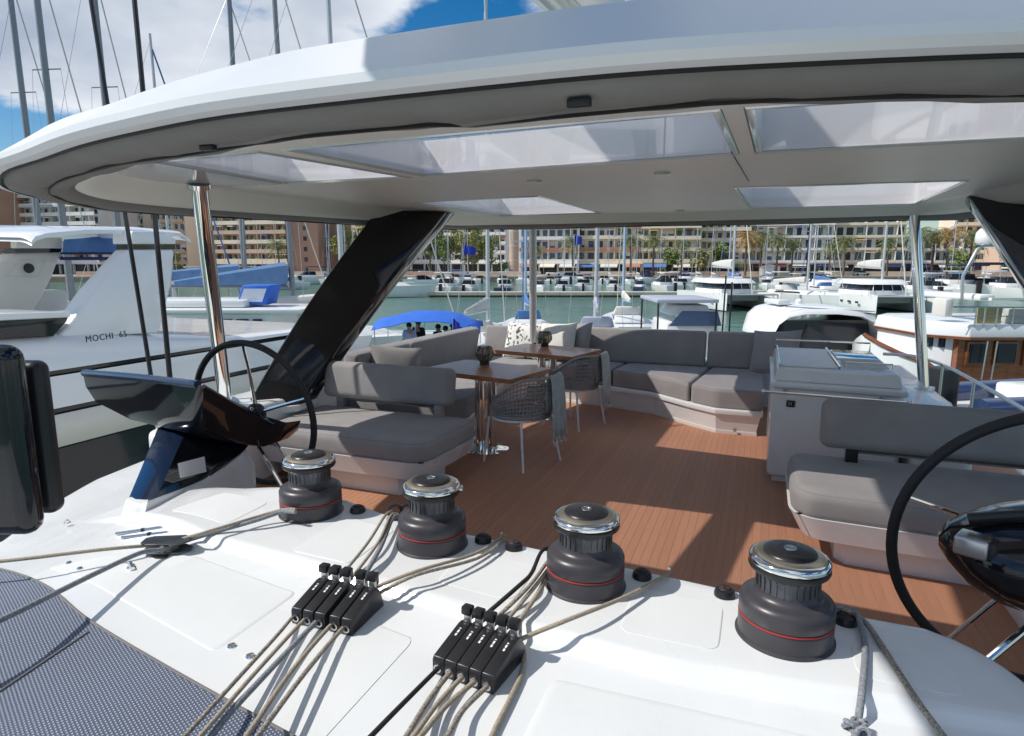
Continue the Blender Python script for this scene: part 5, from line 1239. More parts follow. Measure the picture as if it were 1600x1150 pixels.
more = (
    (m4, 665, 118, 20, 'motorboat with dark canopy lying between racing yacht and pontoon', 1.2), (m1, 700, 104, 100, 'white motorboat tied to the left end of the pontoon', 1.0), (m2, 735, 106, 95, 'blue topped boat tied to the pontoon left of the tall white mast', .9), (m3, 790, 105, 90, 'dark hulled open boat tied to the pontoon below the round tower', 1.0),
    (m1, 842, 107, 88, 'white motorboat tied behind the pontoon at the steel post', .9), (m2, 878, 108, 95, 'blue topped boat tied behind the pontoon right of the steel post', 1.0), (m4, 912, 112, 80, 'dark topped motorboat behind the pontoon left of the middle tall mast', .9), (m1, 960, 110, 92, 'white motorboat behind the pontoon between the middle masts', 1.0),
    (m3, 1000, 108, 84, 'dark hulled open boat behind the pontoon right end', 1.1), (m1, 1035, 112, 95, 'white motorboat behind the pontoon near the grey canopy', 1.1), (m4, 1062, 118, 90, 'dark topped motorboat left of the left catamaran stern', 1.0), (m1, 1215, 112, 85, 'white motorboat tied beyond the single hulled yacht, left one', 1.1),
    (m4, 1275, 108, 95, 'dark topped motorboat left of the right catamaran', 1.2), (m1, 1300, 116, 88, 'white motorboat showing between the yacht and right catamaran', 1.1), (s1, 1275, 96, 95, 'sailboat with blue cover between the yacht and the right catamaran', 1.0), (m1, 1432, 92, 80, 'white motorboat at the pontoon behind the right steel post', 1.2),
    (s2, 1425, 120, 90, 'sailboat with white cover just right of the right steel post', 1.0), (m2, 1462, 95, 98, 'blue topped boat at the pontoon over the trawler bow', 1.1), (m4, 1492, 98, 85, 'dark topped motorboat at the pontoon behind the radar arch', 1.3), (m1, 1530, 96, 92, 'white motorboat at the pontoon below the radar dome', 1.2),
    (s1, 1488, 150, 90, 'sailboat with blue cover behind the radar arch', 1.0), (m1, 1575, 90, 80, 'white motorboat at the far right of the pontoon', 1.3), (s3, 1590, 140, 90, 'navy covered sailboat at the far right', 1.0),
    (m1, 400, 150, 15, 'white motorboat moored under the long tan apartment block', 1.3), (m4, 370, 152, 10, 'dark topped motorboat moored under the long tan apartment block', 1.2), (m1, 425, 138, 170, 'white motorboat with its bow to the left below the long tan block', 1.3), (s2, 385, 160, 90, 'sailboat with thin mast in front of the long tan block, left one', 1.0), (s2, 410, 160, 90, 'sailboat with thin mast in front of the long tan block, right one', .95),
    (m1, 320, 150, 20, 'white motorboat moored left of the long tan block', 1.2), (m2, 450, 120, 30, 'blue topped boat in open water left of the black roof support', 1.0))
for src, px, d, hd, lb, sc in more: place(src, used, px, d, hd, lb, sc, G_ if d > 130 else 'boats tied up along the pontoons')
# larger boats in the middle distance
bg = sailboat('pale blue white hulled racing yacht lying across the water right of the black roof support', cov_w, 15, mast_m, 20); bg.location = at(602, 94); bg.rotation_euler = (0, 0, YAW + rad(4))
def near_sail(px, d, hd, label, cover, Ln, mm, mh, lean=0, bh=1.2, cr=1.0, mr=1.0):
    t = sailboat(label, cover, Ln, mm, mh, bh=bh, cr=cr, mr=mr); t.location = at(px, d); t.rotation_euler = (0, rad(lean), YAW + rad(hd)); return t
near_sail(1248, 74, -70, 'single hulled white yacht with tall white mast between the two catamarans', cov_w, 13, mast_m, 20)
near_sail(1262, 110, 90, 'yacht with navy blue mast right of the tall white mast', cov_n, 13, mast_n, 20)
near_sail(1140, 108, 90, 'yacht with pale blue mast behind the left catamaran', cov_b, 13, mast_b, 20)
near_sail(930, 36, 84, 'white sailing yacht with tall grey mast right of the pillows', cov_l, 11, mast_m, 16)
near_sail(974, 44, 86, 'white sailing yacht with pale blue mast seen over the sofa back', cov_w, 11, mast_b, 16)
near_sail(822, 42, 92, 'sailing yacht with pale blue mast just left of the steel post by the pillows', cov_b, 10, mast_b, 15)
near_sail(757, 33, 80, 'sailing yacht with broad white mast and white cover left of the pillows', cov_w, 12, mast_m, 17)
# left group, masts in the sky
near_sail(358, 36, 28, 'yacht with light blue sail cover just right of the thick steel post', cov_s, 13, mast_g, 18, 1, 2.5, 1.35, 1.3)
near_sail(432, 31, 42, 'yacht with steel blue sail cover left of the black roof support', cov_s, 13, mast_g, 18, 0, 2.4, 1.6, 1.2)
for px, d, lb in ((62, 34, 'yacht behind the white flybridge yacht, its grey mast leftmost in the sky'), (100, 30, 'yacht behind the white flybridge yacht, broad grey mast left of centre of the group'), (185, 33, 'yacht whose grey mast with spreader stands between the black shrouds')):
    near_sail(px, d, 84, lb, cov_w, 12, mast_g, 19, mr=1.5)
# ---- catamarans (bows towards us)
def catamaran(px, d, hd, label, sc=1):
    t = thing('sailing_catamaran', label, 'catamaran', at(px, d), YAW + rad(hd)); t.scale = (sc, sc, sc)
    for sg in (-1, 1):
        rg = hullpts(12, 1.5, 1.75, rake=.1, stern=.9, full=2.6, sheer=.05); rg = [[(x, y + sg*2.9, z) for x, y, z in r] for r in rg]
        h = M().loft(rg).build('hull', hullw, t, world=False, ang=40)
        rg2 = [[(x, (y - sg*2.9)*1.03 + sg*2.9, min(z, .10) if z > 0 else z) for x, y, z in r] for r in rg]; M().loft(rg2).build('antifouling_stripe', anti, h, world=False)
        for k in range(3): M().box(3.2 - k*1.6, 3.7 - k*1.6, sg*3.62 - .04, sg*3.62 + .04, .95, 1.15).build('hull_window', cabw, h, world=False)
    M().box(-5.2, 2.3, -2.6, 2.6, .85, 1.75, bev=.1).build('bridge_deck', hullw, t, world=False)
    M().tube([(5.6, -2.9, 1.7), (5.6, 2.9, 1.7)], .09, 8).build('cross_beam', mast_m, t, world=False)
    M().loft([[(2.3, -2.3, 1.62), (5.5, -2.3, 1.62), (5.5, 2.3, 1.62), (2.3, 2.3, 1.62)], [(2.3, -2.3, 1.64), (5.5, -2.3, 1.64), (5.5, 2.3, 1.64), (2.3, 2.3, 1.64)]]).build('trampoline', liner_cloth, t, world=False, ang=0)
    A_ = [(-3.2, -2.5), (1.2, -2.5), (2.2, -1.8), (2.4, 0), (2.2, 1.8), (1.2, 2.5), (-3.2, 2.5)]; k = lambda s: [(x*s if x > 0 else x, y*s) for x, y in A_]
    M().prism(A_, 1.7, 2.15, top=k(.97)).build('cabin_side', hullw, t, world=False)
    M().prism(k(.97), 2.15, 2.75, top=k(.86)).build('windows', cabw, t, world=False)
    for y in (-1.5, -.5, .5, 1.5):
        M().tube([(2.3, y, 2.12), (2.04, y*.9, 2.78)], .035, 5).build('mullion', hullw, t, world=False)
    M().prism([(-4.8, -2.5), (1.6, -2.5), (2.3, -1.6), (2.45, 0), (2.3, 1.6), (1.6, 2.5), (-4.8, 2.5)], 2.75, 3.25, top=[(-4.6, -2.0), (1.2, -2.0), (1.7, -1.2), (1.8, 0), (1.7, 1.2), (1.2, 2.0), (-4.6, 2.0)], bev=.08).build('coachroof', hullw, t, world=False)
    M().tube([(1.0, 0, 3.2), (.9, 0, 19)], [.13, .1], 8).build('mast', mast_m, t, world=False)
    M().tube([(.9, 0, 4.4), (-4.2, 0, 4.5)], .1, 8).build('boom', mast_m, t, world=False)
    M().loft([[(x, math.cos(a)*.22, 4.85 + math.sin(a)*r) for a in [j*math.pi/4 for j in range(8)]] for x, r in ((.8, .5), (-2, .4), (-4.1, .2))]).build('sail_bag', cov_w, t, world=False)
    M().tube([(5.6, 0, 1.7), (1.0, 0, 17.5)], .06, 6).build('furled_jib', cov_w, t, world=False)
    q = M()
    for sg in (-1, 1):
        q.tube([(0, sg*3.3, 1.8), (1.0, 0, 15)], .015, 4)
        for x in (5.2, 3.8, 2.4, 1.0): q.tube([(x, sg*3.4, 1.75), (x, sg*3.4, 2.35)], .02, 4)
        q.tube([(5.2, sg*3.4, 2.35), (-3, sg*3.4, 2.35)], .012, 4)
    q.build('rigging', steel, t, world=False)
catamaran(1136, 72, -83, 'white catamaran with dark wraparound windows lying left of centre right in the basin')
catamaran(1366, 68, -92, 'white catamaran bows on just left of the right steel post')

# ---- neighbour motor yacht on the port side (side plane parallel to ours)
MX = -8.0
my = thing('flybridge_yacht', 'big white flybridge motor yacht moored alongside on the left with lettering on its side', 'motor yacht', (MX - 1.5, 8, WZ))
mg = mat('yacht_gelcoat', (.78, .80, .82), .16, var=.02, scale=.5, coat=.5); mc = mat('yacht_cream_side', (.66, .64, .58), .3, var=.02)
ygl = mat('yacht_window', (.006, .008, .012), .08, var=.3, coat=.3)
def X(px, py, x=MX): return PX(px, py, x)
def slab_px(pts, x, th, name, m, parent, bev=.02, ang=30, lean=0):
    """a plate whose near face lies on the plane X=x, thickness th away from us"""
    a = [X(px, py, x) for px, py in pts]; b = bmesh.new()
    l1 = [b.verts.new(v) for v in a]; l2 = [b.verts.new(v + Vector((-th, 0, 0))) for v in a]
    b.faces.new(l1); b.faces.new(l2[::-1])
    for i in range(len(a)): j = (i+1) % len(a); b.faces.new((l1[i], l2[i], l2[j], l1[j]))
    bmesh.ops.recalc_face_normals(b, faces=b.faces[:])
    if bev: bmesh.ops.bevel(b, geom=b.edges[:], offset=bev, segments=3, profile=.5, affect='EDGES', clamp_overlap=True)
    return M().bm(b).build(name, m, parent, ang=ang)
# hull sides: a loft of long lines running aft, parallel to our boat (line = (y,z) pairs at 3 stations)
Yst = [-2, 2.5, 4, 5.2, 6.5, 8, 9.5, 10.6]
zg = lambda y: .36 - .065*(y - 5)      # the rubbing line z falls aft
def zs(z, y): return z if z < .42 else .42 + (z - .42)*max(.12, min(1.1, 1 - .29*(y - 5.2)))
def strip(offs, name, m, parent, x_of=None):
    rows = []
    for y in Yst:
        k = 1 - .10*max(0, (4 - y)/6)
        rows.append([Vector((MX - dx - .6*max(0, (2.5 - y)/4.5), y, zs(z, y))) for dx, z in offs])
    q = M().loft(rows, False, False, closed=False); return q.build(name, m, parent, ang=45)
strip([(.55, .90), (.30, .87), (.12, .80), (.05, .70), (.0, .60), (-.02, .40)], 'deck_moulding', mg, my)
strip([(-.02, .40), (.03, .385), (.03, .345), (-.02, .33)], 'black_stripe', ygl, my)
strip([(-.02, .33), (-.04, .1), (-.05, -.06)], 'upper_topside', mg, my)
strip([(-.05, -.06), (-.01, -.075), (-.01, -.12), (-.06, -.135)], 'black_stripe', ygl, my)
strip([(-.06, -.135), (-.12, -.2), (-.12, -.34), (-.10, -.46), (-.06, -.54)], 'topside', mc, my)
strip([(-.06, -.54), (-.02, -.57), (.0, -1.5), (-.04, -1.56)], 'hull_window_band', ygl, my)
strip([(-.04, -1.56), (.05, -2.4), (.5, -3.6), (1.2, -4.4)], 'lower_hull', mg, my)
bm_deck = M().loft([[Vector((MX - .5, y, zs(.895, y))), Vector((MX - 4.6, y, zs(.895, y)))] for y in Yst], False, False, closed=False).build('deck', mg, my, ang=0)
M().loft([[Vector((MX - 4.6, y, zs(.9, y))), Vector((MX - 5.0, y, -3.6))] for y in Yst], False, False, closed=False).build('far_side', mg, my, ang=0)
M().quad((MX + .0, 10.6, .46), (MX - 5, 10.6, .46), (MX - 4.6, 10.6, -4), (MX - .5, 10.6, -4)).build('transom', mg, my, ang=0)
slab_px([(-60, 503), (108, 494), (104, 503), (84, 526), (-60, 534)], MX - .06, .25, 'flybridge_window', ygl, my, .015)
slab_px([(-60, 492), (112, 487), (110, 496), (-60, 504)], MX - .02, 1.2, 'window_visor', mg, my, .02)
slab_px([(0, 412), (24, 394), (96, 393), (82, 432), (62, 470), (44, 500), (-80, 500), (-80, 470)], MX - 2.4, .30, 'forward_arch_leg', mc, my, .03)
slab_px([(207, 389), (274, 389), (270, 440), (258, 490), (250, 520), (84, 530), (112, 505), (150, 452)], MX - .15, .35, 'aft_arch_leg', mg, my, .05)
slab_px([(207, 381), (274, 381), (274, 389.5), (207, 389.5)], MX - .17, .32, 'arch_joint', ygl, my, 0)
slab_px([(24, 388), (96, 387), (96, 394), (24, 395)], MX - 2.35, .3, 'arch_joint', ygl, my, 0)
slab_px([(207, 361), (255, 361), (268, 366), (276, 376), (276, 381.5), (207, 381.5)], MX - .13, .4, 'arch_cap', mg, my, .03)
# roof: crowned plate from the near arch to the far one
rf = [X(x, y, MX - .6) for x, y in ((23, 374), (30, 366), (48, 361), (110, 356), (200, 357), (262, 362), (275, 372))]
q = M(); n = []
for dx, dz in ((.30, -.03), (.22, .0), (.1, .02), (-1.6, .07), (-3.0, .02), (-3.2, -.03)): n.append([v + Vector((dx, 0, dz)) for v in rf])
q.loft(n, False, False, closed=False); n2 = [[v + Vector((0, 0, -.05)) for v in r] for r in n]; q.loft(n2, False, False, closed=False)
q.loft([n[0], n2[0]], False, False, closed=False); q.build('flybridge_roof', mg, my, ang=60)
slab_px([(26, 372), (98, 371), (97, 388), (26, 388)], MX - 2.3, .15, 'roof_side_panel', mc, my, .02)
q = M(); a = [X(97, 396, MX - 2.2), X(100, 374, MX - 2.2), X(194, 367, MX - 2.2), X(191, 395, MX - 2.2)]; rows = [[a[0].lerp(a[3], i/8) + Vector((0, 0, .0)), a[1].lerp(a[2], i/8) + Vector((.1*math.sin(i*1.1), 0, 0))] for i in range(9)]
q.loft(rows, False, False, closed=False).build('blue_awning', cov_b, my, ang=60)
q = M(); q.tube([X(95, 396, MX - 2.2), X(192, 396, MX - 2.2)], .02, 6); q.tube([X(95, 404, MX - 2.2), X(180, 404, MX - 2.2)], .03, 6); q.build('awning_rail', cov_n, my)
sp = M().lathe([(.075, 0), (.07, .02), (.04, .025)], 20, mtx=Matrix.Rotation(rad(90), 4, 'Y')); c = X(45, 419, MX - 2.38); sp.v = [v + c for v in sp.v]; sp.build('speaker', blk_s, my)
pts = [X(x, y, MX - 2.385) for x, y in ((9, 432), (33, 406), (71, 406), (60, 432), (9, 432))]; M().tube(pts, .004, 4, cap=False).build('locker_outline', gel_in, my)
# radar mast bits, seats seen through the arch
M().box(MX - 3.6, MX - 2.9, 6.3, 7.4, .9, 1.25, bev=.08).build('fly_seat', cov_w, my); M().box(MX - 3.6, MX - 3.45, 6.3, 7.4, 1.2, 1.6, bev=.05).build('seat_back', cov_w, my)
# lettering
def letters(txt, c, size, m, parent, name, rot):
    cu = bpy.data.curves.new(name, 'FONT'); cu.body = txt; cu.size = size; cu.extrude = .004; cu.space_character = 1.15
    o = bpy.data.objects.new(name, cu); COL.objects.link(o); o.data.materials.append(m); o.parent = parent; o.location = c - origin(parent); o.rotation_euler = rot; o.rotation_euler = rot; return o
def yz(y, z, dx=.0): return Vector((MX + dx, y, z))
ca, cb = X(134, 535, MX + .03), X(202, 525, MX + .03)
ln = (cb - ca).length
o = letters('MOCHI  65', ca, .115, blk_s, my, 'lettering', (rad(90), -math.atan2((cb-ca).z, (cb-ca).y), rad(90)))
o.rotation_euler = (Matrix.Rotation(rad(90), 4, 'Z') @ Matrix.Rotation(rad(90) , 4, 'X') @ Matrix.Rotation(math.atan2((cb-ca).z, (cb-ca).y), 4, 'Z')).to_euler(); o.scale = (ln/.66, 1, 1)
bpy.context.view_layer.update(); me_ = bpy.data.meshes.new_from_object(o); me_.name = 'lettering'; tr_ = (o.location.copy(), o.rotation_euler.copy(), o.scale.copy()); bpy.data.objects.remove(o)
o = bpy.data.objects.new('lettering', me_); COL.objects.link(o); o.parent = my; o.location, o.rotation_euler, o.scale = tr_
# ensign
fg = thing('ensign', 'red and yellow Spanish ensign hanging between the arches of the white yacht', 'flag', X(74, 486, MX - 4))
M().tube([X(80, 492, MX - 4), X(70, 445, MX - 4)], .02, 6).build('staff', mast_m, fg)
for k, (m, f0, f1) in enumerate(((flag_r, 0, .3), (flag_y, .3, .7), (flag_r, .7, 1))):
    A, B_, C_, D_ = X(70, 447, MX - 4), X(78, 484, MX - 4), X(46, 484, MX - 4), X(66, 452, MX - 4)
    rows = [[(A.lerp(B_, u) if True else 0).lerp(D_.lerp(C_, u), lerp(f0, f1, v/3)) + Vector((.05*math.sin(u*5 + v), 0, 0)) for u in (0, .25, .5, .75, 1)] for v in range(4)]
    M().loft(rows, False, False, closed=False).build('stripe', m, fg, ang=60)

# ---- boats close by on the left and centre
def cloc(px, d, z): return at(px, d, z)
t = thing('motor_sailer', 'white cabin yacht with long flat roof and blue framed windscreen, beyond the thick steel post', 'motor yacht', at(330, 25), YAW)
hull(t, 13, 3.8, 1.9, rake=.9)
def pz(py, d): return EYE - (py - 410)/1000*d - WZ
M().prism([(-4.4, -1.5), (3.1, -1.4), (3.6, 0), (3.1, 1.4), (-4.4, 1.5)], 1.9, 3.15, bev=.06).build('cabin', hullw, t, world=False)
for x0, x1 in ((-4.0, -3.0), (-2.8, -1.7), (-1.3, -.6), (1.0, 1.7), (1.85, 2.3), (2.45, 2.8)): M().box(x0, x1, -1.56, -1.48, 2.25, 2.95, bev=.03).build('window', cabw, t, world=False)
M().prism([(-4.9, -1.7), (4.3, -1.6), (4.9, 0), (4.3, 1.6), (-4.9, 1.7)], 3.15, 3.32, bev=.05).build('cabin_roof', hullw, t, world=False)
M().box(-2.5, 2.0, -1.1, 1.1, 3.32, 3.62, bev=.1).build('fly_coaming', hullw, t, world=False)
ws = M().prism([(1.5, -.62), (2.6, -.62), (2.6, .62), (1.5, .62)], 3.4, 4.15, top=[(1.75, -.55), (2.85, -.55), (2.85, .55), (1.75, .55)], bev=.04).build('windscreen_frame', cov_b2, t, world=False)
M().add([(1.62, -.64, 3.52), (2.5, -.64, 3.52), (2.68, -.59, 4.02), (1.82, -.59, 4.02)], [(0, 1, 2, 3)]).build('windscreen_pane', mat('hazy_vinyl', (.55, .6, .7), .2), ws, world=False, ang=0)
q = M()
for x in (-6, -4.5, -3, -1.5, 0, 1.5, 3, 4.5): q.tube([(x, -1.75, 1.95), (x, -1.75, 2.55)], .018, 4)
q.tube([(-6, -1.75, 2.55), (5.2, -1.75, 2.6)], .016, 4); q.tube([(-6, -1.75, 2.25), (5.2, -1.75, 2.3)], .010, 4); q.build('guard_rail', steel, t, world=False)
fb = M().ball((-2.2, -1.95, 1.75), .26, (1, 1, 1.2)).build('fender', anti, t, world=False)
t = near_sail(505, 31, 2, 'large pale hulled yacht with raked bow seen either side of the black roof support', cov_w, 14, mast_m, 20)
for x in (2.8, 4.2): M().box(x, x + .9, -1.78 + x*.12, -1.70 + x*.12, 1.0, 1.22, bev=.03).build('hull_window', cabw, t, world=False)
t2 = near_sail(255, 40, 10, 'white yacht with dark hull windows tucked behind the flybridge yacht stern', cov_b, 11, mast_m, 17)

# day boat with blue bimini and its party
D0 = 23
db = thing('day_boat', 'day boat under a bright blue awning with people aboard beyond the sofa', 'boat', at(672, D0), YAW)
hull(db, 8.5, 2.9, 1.15, stern=.95, rake=.7)
M().box(-3.6, 1.6, -1.2, 1.2, 1.1, 1.2).build('deck', whited, db, world=False)
zt = pz(484, D0); ze = pz(500, D0); rows = []
for i in range(11):
    x = -1.78 + i*.37; f = i/10; arch = math.sin(math.pi*min(1, f*1.0)) ; e = ze + (zt - ze)*(.15 + .85*arch) - (.0 if f < .9 else .1)
    rows.append([(x, y, e - .16*(y/1.25)**2 + .02*math.sin(i*2 + y*4) - (.1 if abs(y) > 1.2 else 0)) for y in (-1.3, -1.25, -.8, -.3, .3, .8, 1.25, 1.3)])
o = M().loft(rows, False, False, closed=False).build('awning', cov_b2, db, world=False); m_ = o.modifiers.new('t', 'SOLIDIFY'); m_.thickness = .02
for x in (-1.7, -.3, .9, 1.8):
    for y in (-1.2, 1.2): M().tube([(x, y, 1.15), (x, y, ze - .1)], .018, 5).build('awning_pole', steel, db, world=False)
M().loft([[(1.72, y, z) for z in (ze - .05, ze - .5, ze - .9)] for y in (-1.1, -.8, -.5)], False, False, closed=False).build('side_curtain', cov_n, db, world=False)
M().loft([[(x, -1.22 + .05*math.sin(x*20), z) for z in (ze - .05, ze - .5, ze - .85)] for x in (1.5, 1.6, 1.7, 1.8)], False, False, closed=False).build('side_curtain', cov_b2, db, world=False)
M().box(-.2, .5, -.4, .4, 1.2, 1.95, bev=.06).build('helm_seat', hullw, db, world=False)
fgp = M().tube([(1.0, -1.35, 1.2), (1.0, -1.35, ze + .25)], .015, 5).build('flag_staff', steel, db, world=False)
M().loft([[(1.0 + .06*i, -1.35 + .03*math.sin(i*2), ze + .22 - j*.12 - i*.05) for j in range(4)] for i in range(5)], False, False, closed=False).build('ensign_cloth', flag_b, fgp, world=False)
def person(loc, label, pose, shirt, rz=0, h=1.74):
    t = thing('person', label, 'person', loc, rz); k = h/1.74
    if pose == 'stand': J = dict(pel=(0, 0, .93), ch=(0, 0, 1.28), nk=(0, 0, 1.46), hd=(0, -.01, 1.56), tp=(0, -.01, 1.70), sl=(-.18, 0, 1.40), sr=(.18, 0, 1.40), el=(-.24, -.04, 1.12), er=(.24, -.04, 1.12), wl=(-.16, -.24, 1.02), wr=(.16, -.24, 1.02), hl=(-.10, -.30, 1.02), hr=(.10, -.30, 1.02), kl=(-.10, -.02, .50), kr=(.10, -.02, .50), al=(-.10, 0, .09), ar=(.11, 0, .09), tl=(-.11, -.15, .03), tr=(.12, -.15, .03), pl=(-.09, 0, .88), pr=(.09, 0, .88))
    else: J = dict(pel=(0, 0, .50), ch=(0, -.03, .86), nk=(0, -.05, 1.04), hd=(0, -.07, 1.14), tp=(0, -.07, 1.28), sl=(-.18, -.03, .98), sr=(.18, -.03, .98), el=(-.25, -.10, .72), er=(.25, -.10, .72), wl=(-.14, -.32, .66), wr=(.14, -.32, .66), hl=(-.08, -.38, .66), hr=(.08, -.38, .66), kl=(-.12, -.42, .50), kr=(.12, -.42, .50), al=(-.12, -.42, .09), ar=(.12, -.42, .09), tl=(-.12, -.56, .03), tr=(.12, -.56, .03), pl=(-.09, -.02, .48), pr=(.09, -.02, .48))
    R = dict(pel=.13, ch=.145, nk=.055, hd=.095, tp=.06, sl=.06, sr=.06, el=.042, er=.042, wl=.028, wr=.028, hl=.035, hr=.035, kl=.062, kr=.062, al=.042, ar=.042, tl=.04, tr=.04, pl=.09, pr=.09)
    E2 = [('pel', 'ch'), ('ch', 'nk'), ('nk', 'hd'), ('hd', 'tp'), ('ch', 'sl'), ('ch', 'sr'), ('sl', 'el'), ('sr', 'er'), ('el', 'wl'), ('er', 'wr'), ('wl', 'hl'), ('wr', 'hr'), ('pel', 'pl'), ('pel', 'pr'), ('pl', 'kl'), ('pr', 'kr'), ('kl', 'al'), ('kr', 'ar'), ('al', 'tl'), ('ar', 'tr')]
    def sk(name, keys, ed_, gr, m):
        ix = {q: i for i, q in enumerate(keys)}; me = bpy.data.meshes.new(name); me.from_pydata([tuple(c*k for c in J[q]) for q in keys], [(ix[a], ix[b]) for a, b in ed_], []); me.materials.append(m)
        o = bpy.data.objects.new(name, me); COL.objects.link(o); o.parent = t; md = o.modifiers.new('skin', 'SKIN'); md.use_smooth_shade = True
        for q, i in ix.items(): r = R[q]*k + gr; me.skin_vertices[0].data[i].radius = (r, r*(.8 if q in ('pel', 'ch') else 1)); me.skin_vertices[0].data[i].use_root = (i == 0)
        s_ = o.modifiers.new('sub', 'SUBSURF'); s_.levels = 1; s_.render_levels = 1
    sk('body', list(J), E2, 0, skin)
    sk('shirt', ['pel', 'ch', 'sl', 'sr', 'el', 'er'], [('pel', 'ch'), ('ch', 'sl'), ('ch', 'sr'), ('sl', 'el'), ('sr', 'er')], .016, shirt)
    sk('trousers', ['pel', 'pl', 'pr', 'kl', 'kr', 'al', 'ar'], [('pel', 'pl'), ('pel', 'pr'), ('pl', 'kl'), ('pr', 'kr'), ('kl', 'al'), ('kr', 'ar')], .014, tr_k)
    c = Vector(J['hd'])*k; M().ball(c + Vector((0, .02, .055))*k, .108*k, (.92, 1, .98), 12, 8).build('hair', hair, t, world=False)
    return t
zf = WZ + 1.2
def pp(px, dd=0): return at(px, D0 + dd, zf)
person(pp(641, -.5), 'person in a lavender shirt standing under the blue awning', 'stand', sh_l, YAW + .5)
person(pp(655, -.1), 'person in a black shirt standing close beside the one in lavender', 'stand', sh_k, YAW - .3, 1.80)
for px, dd, m, lb, rz in ((684, .2, sh_k, 'dark clothed person seated under the awning, left one of those sitting', 1.0), (697, -.4, sh_r, 'seated person in dark red under the blue awning', .2), (709, .3, tr_k, 'seated person in dark clothes beside the one in red', -.5)):
    p = pp(px, dd); p.z += .30; person(p, lb, 'sit', m, YAW + rz)
person(pp(720, -.2) + Vector((0, 0, .15)), 'person in black leaning near the flag at the right end of the awning', 'stand', sh_k, YAW + 1.8, 1.78)

# boats right behind the sofa
def gb(name, label, cat, px, d, hd=0): return thing(name, label, cat, at(px, d), YAW + rad(hd))
t = gb('motor_cruiser', 'white motor cruiser with grey canopy top on black poles behind the sofa', 'motorboat', 1076, 21, 0)
hull(t, 9, 3, 1.6, stern=.95); a = lambda px: ((px - 800)*19.9 - (1076 - 800)*21)/1000
M().prism([(a(1030), -1.2), (a(1120), -1.1), (a(1150), 0), (a(1120), 1.1), (a(1030), 1.2)], 1.6, pz(502, 19.9), top=[(a(1035), -1), (a(1118), -.9), (a(1125), 0), (a(1118), .9), (a(1035), 1)], bev=.08).build('cabin', hullw, t, world=False)
M().add([(a(1036), -1.22, pz(508, 19.9)), (a(1120), -1.15, pz(508, 19.9)), (a(1116), -.98, pz(486, 19.9)), (a(1060), -.98, pz(485, 19.9))], [(0, 1, 2, 3)]).build('windscreen', mat('blue_grey_vinyl', (.10, .14, .22), .3), t, world=False)
M().prism([(a(1016), -1.3), (a(1112), -1.3), (a(1112), 1.3), (a(1016), 1.3)], pz(472, 19.9), pz(466, 19.9), bev=.03).build('canopy', cov_l, t, world=False)
for px in (1019, 1109):
    for y in (-1.25, 1.25): M().tube([(a(px), y, 1.5), (a(px), y, pz(471, 19.9))], .03, 6).build('canopy_pole', blk_s, t, world=False)
M().tube([(a(1131), -1.2, 1.4), (a(1132), -1.2, pz(440, 19.9))], .025, 6).build('antenna', blk_s, t, world=False); M().tube([(a(1120), -1.2, 1.4), (a(1122), -1.2, pz(430, 19.9))], .025, 6).build('antenna', blk_s, t, world=False)
M().prism([(a(1040), -.9), (a(1108), -.9), (a(1108), .9), (a(1040), .9)], pz(492, 19.9), pz(477, 19.9), top=[(a(1052), -.7), (a(1104), -.7), (a(1104), .7), (a(1052), .7)], bev=.05).build('cabin_top', hullw, t, world=False)
d = 18; t = gb('motor_cruiser', 'white motor cruiser with rounded hardtop and dark side glass behind the grill counter', 'motorboat', 1285, d, 0); d0 = 18; d = 16.8; a = lambda px: ((px - 800)*16.8 - (1285 - 800)*18)/1000
hull(t, 10, 3.3, 1.7, stern=.95)
rg = []
for px, yt, w in ((1194, 520, 1.1), (1202, 497, 1.2), (1216, 485, 1.25), (1240, 480, 1.3), (1290, 480, 1.3), (1330, 484, 1.25), (1352, 494, 1.2), (1366, 510, 1.1), (1372, 528, 1.0)):
    z = pz(yt, d); rg.append([(a(px), -w, z - .16), (a(px), -w*.96, z - .03), (a(px), -w*.7, z + .03), (a(px), 0, z + .05), (a(px), w*.7, z + .03), (a(px), w*.96, z - .03), (a(px), w, z - .16), (a(px), w*.9, z - .17), (a(px), -w*.9, z - .17)])
M().loft(rg).build('hardtop', hullw, t, world=False, ang=60)
M().prism([(a(1204), -1.1), (a(1362), -1.1), (a(1362), 1.1), (a(1204), 1.1)], 1.7, pz(500, d), top=[(a(1214), -1.05), (a(1346), -1.05), (a(1346), 1.05), (a(1214), 1.05)]).build('side_glass', cabw, t, world=False)
M().box(a(1215), a(1235), -.5, .5, pz(478, d), pz(470, d), bev=.03).build('hatch', hullw, t, world=False); M().ball((a(1262), 0, pz(474, d)), .1, (1, 1, .8)).build('gps_dome', hullw, t, world=False)
M().box(a(1240), a(1290), -1.2, -1.12, 1.75, 2.1).build('locker', bark, t, world=False)
q = M(); q.tube([(a(1210), -1.2, pz(478, d)), (a(1350), -1.2, pz(486, d))], .015, 5); q.build('roof_rail', steel, t, world=False)

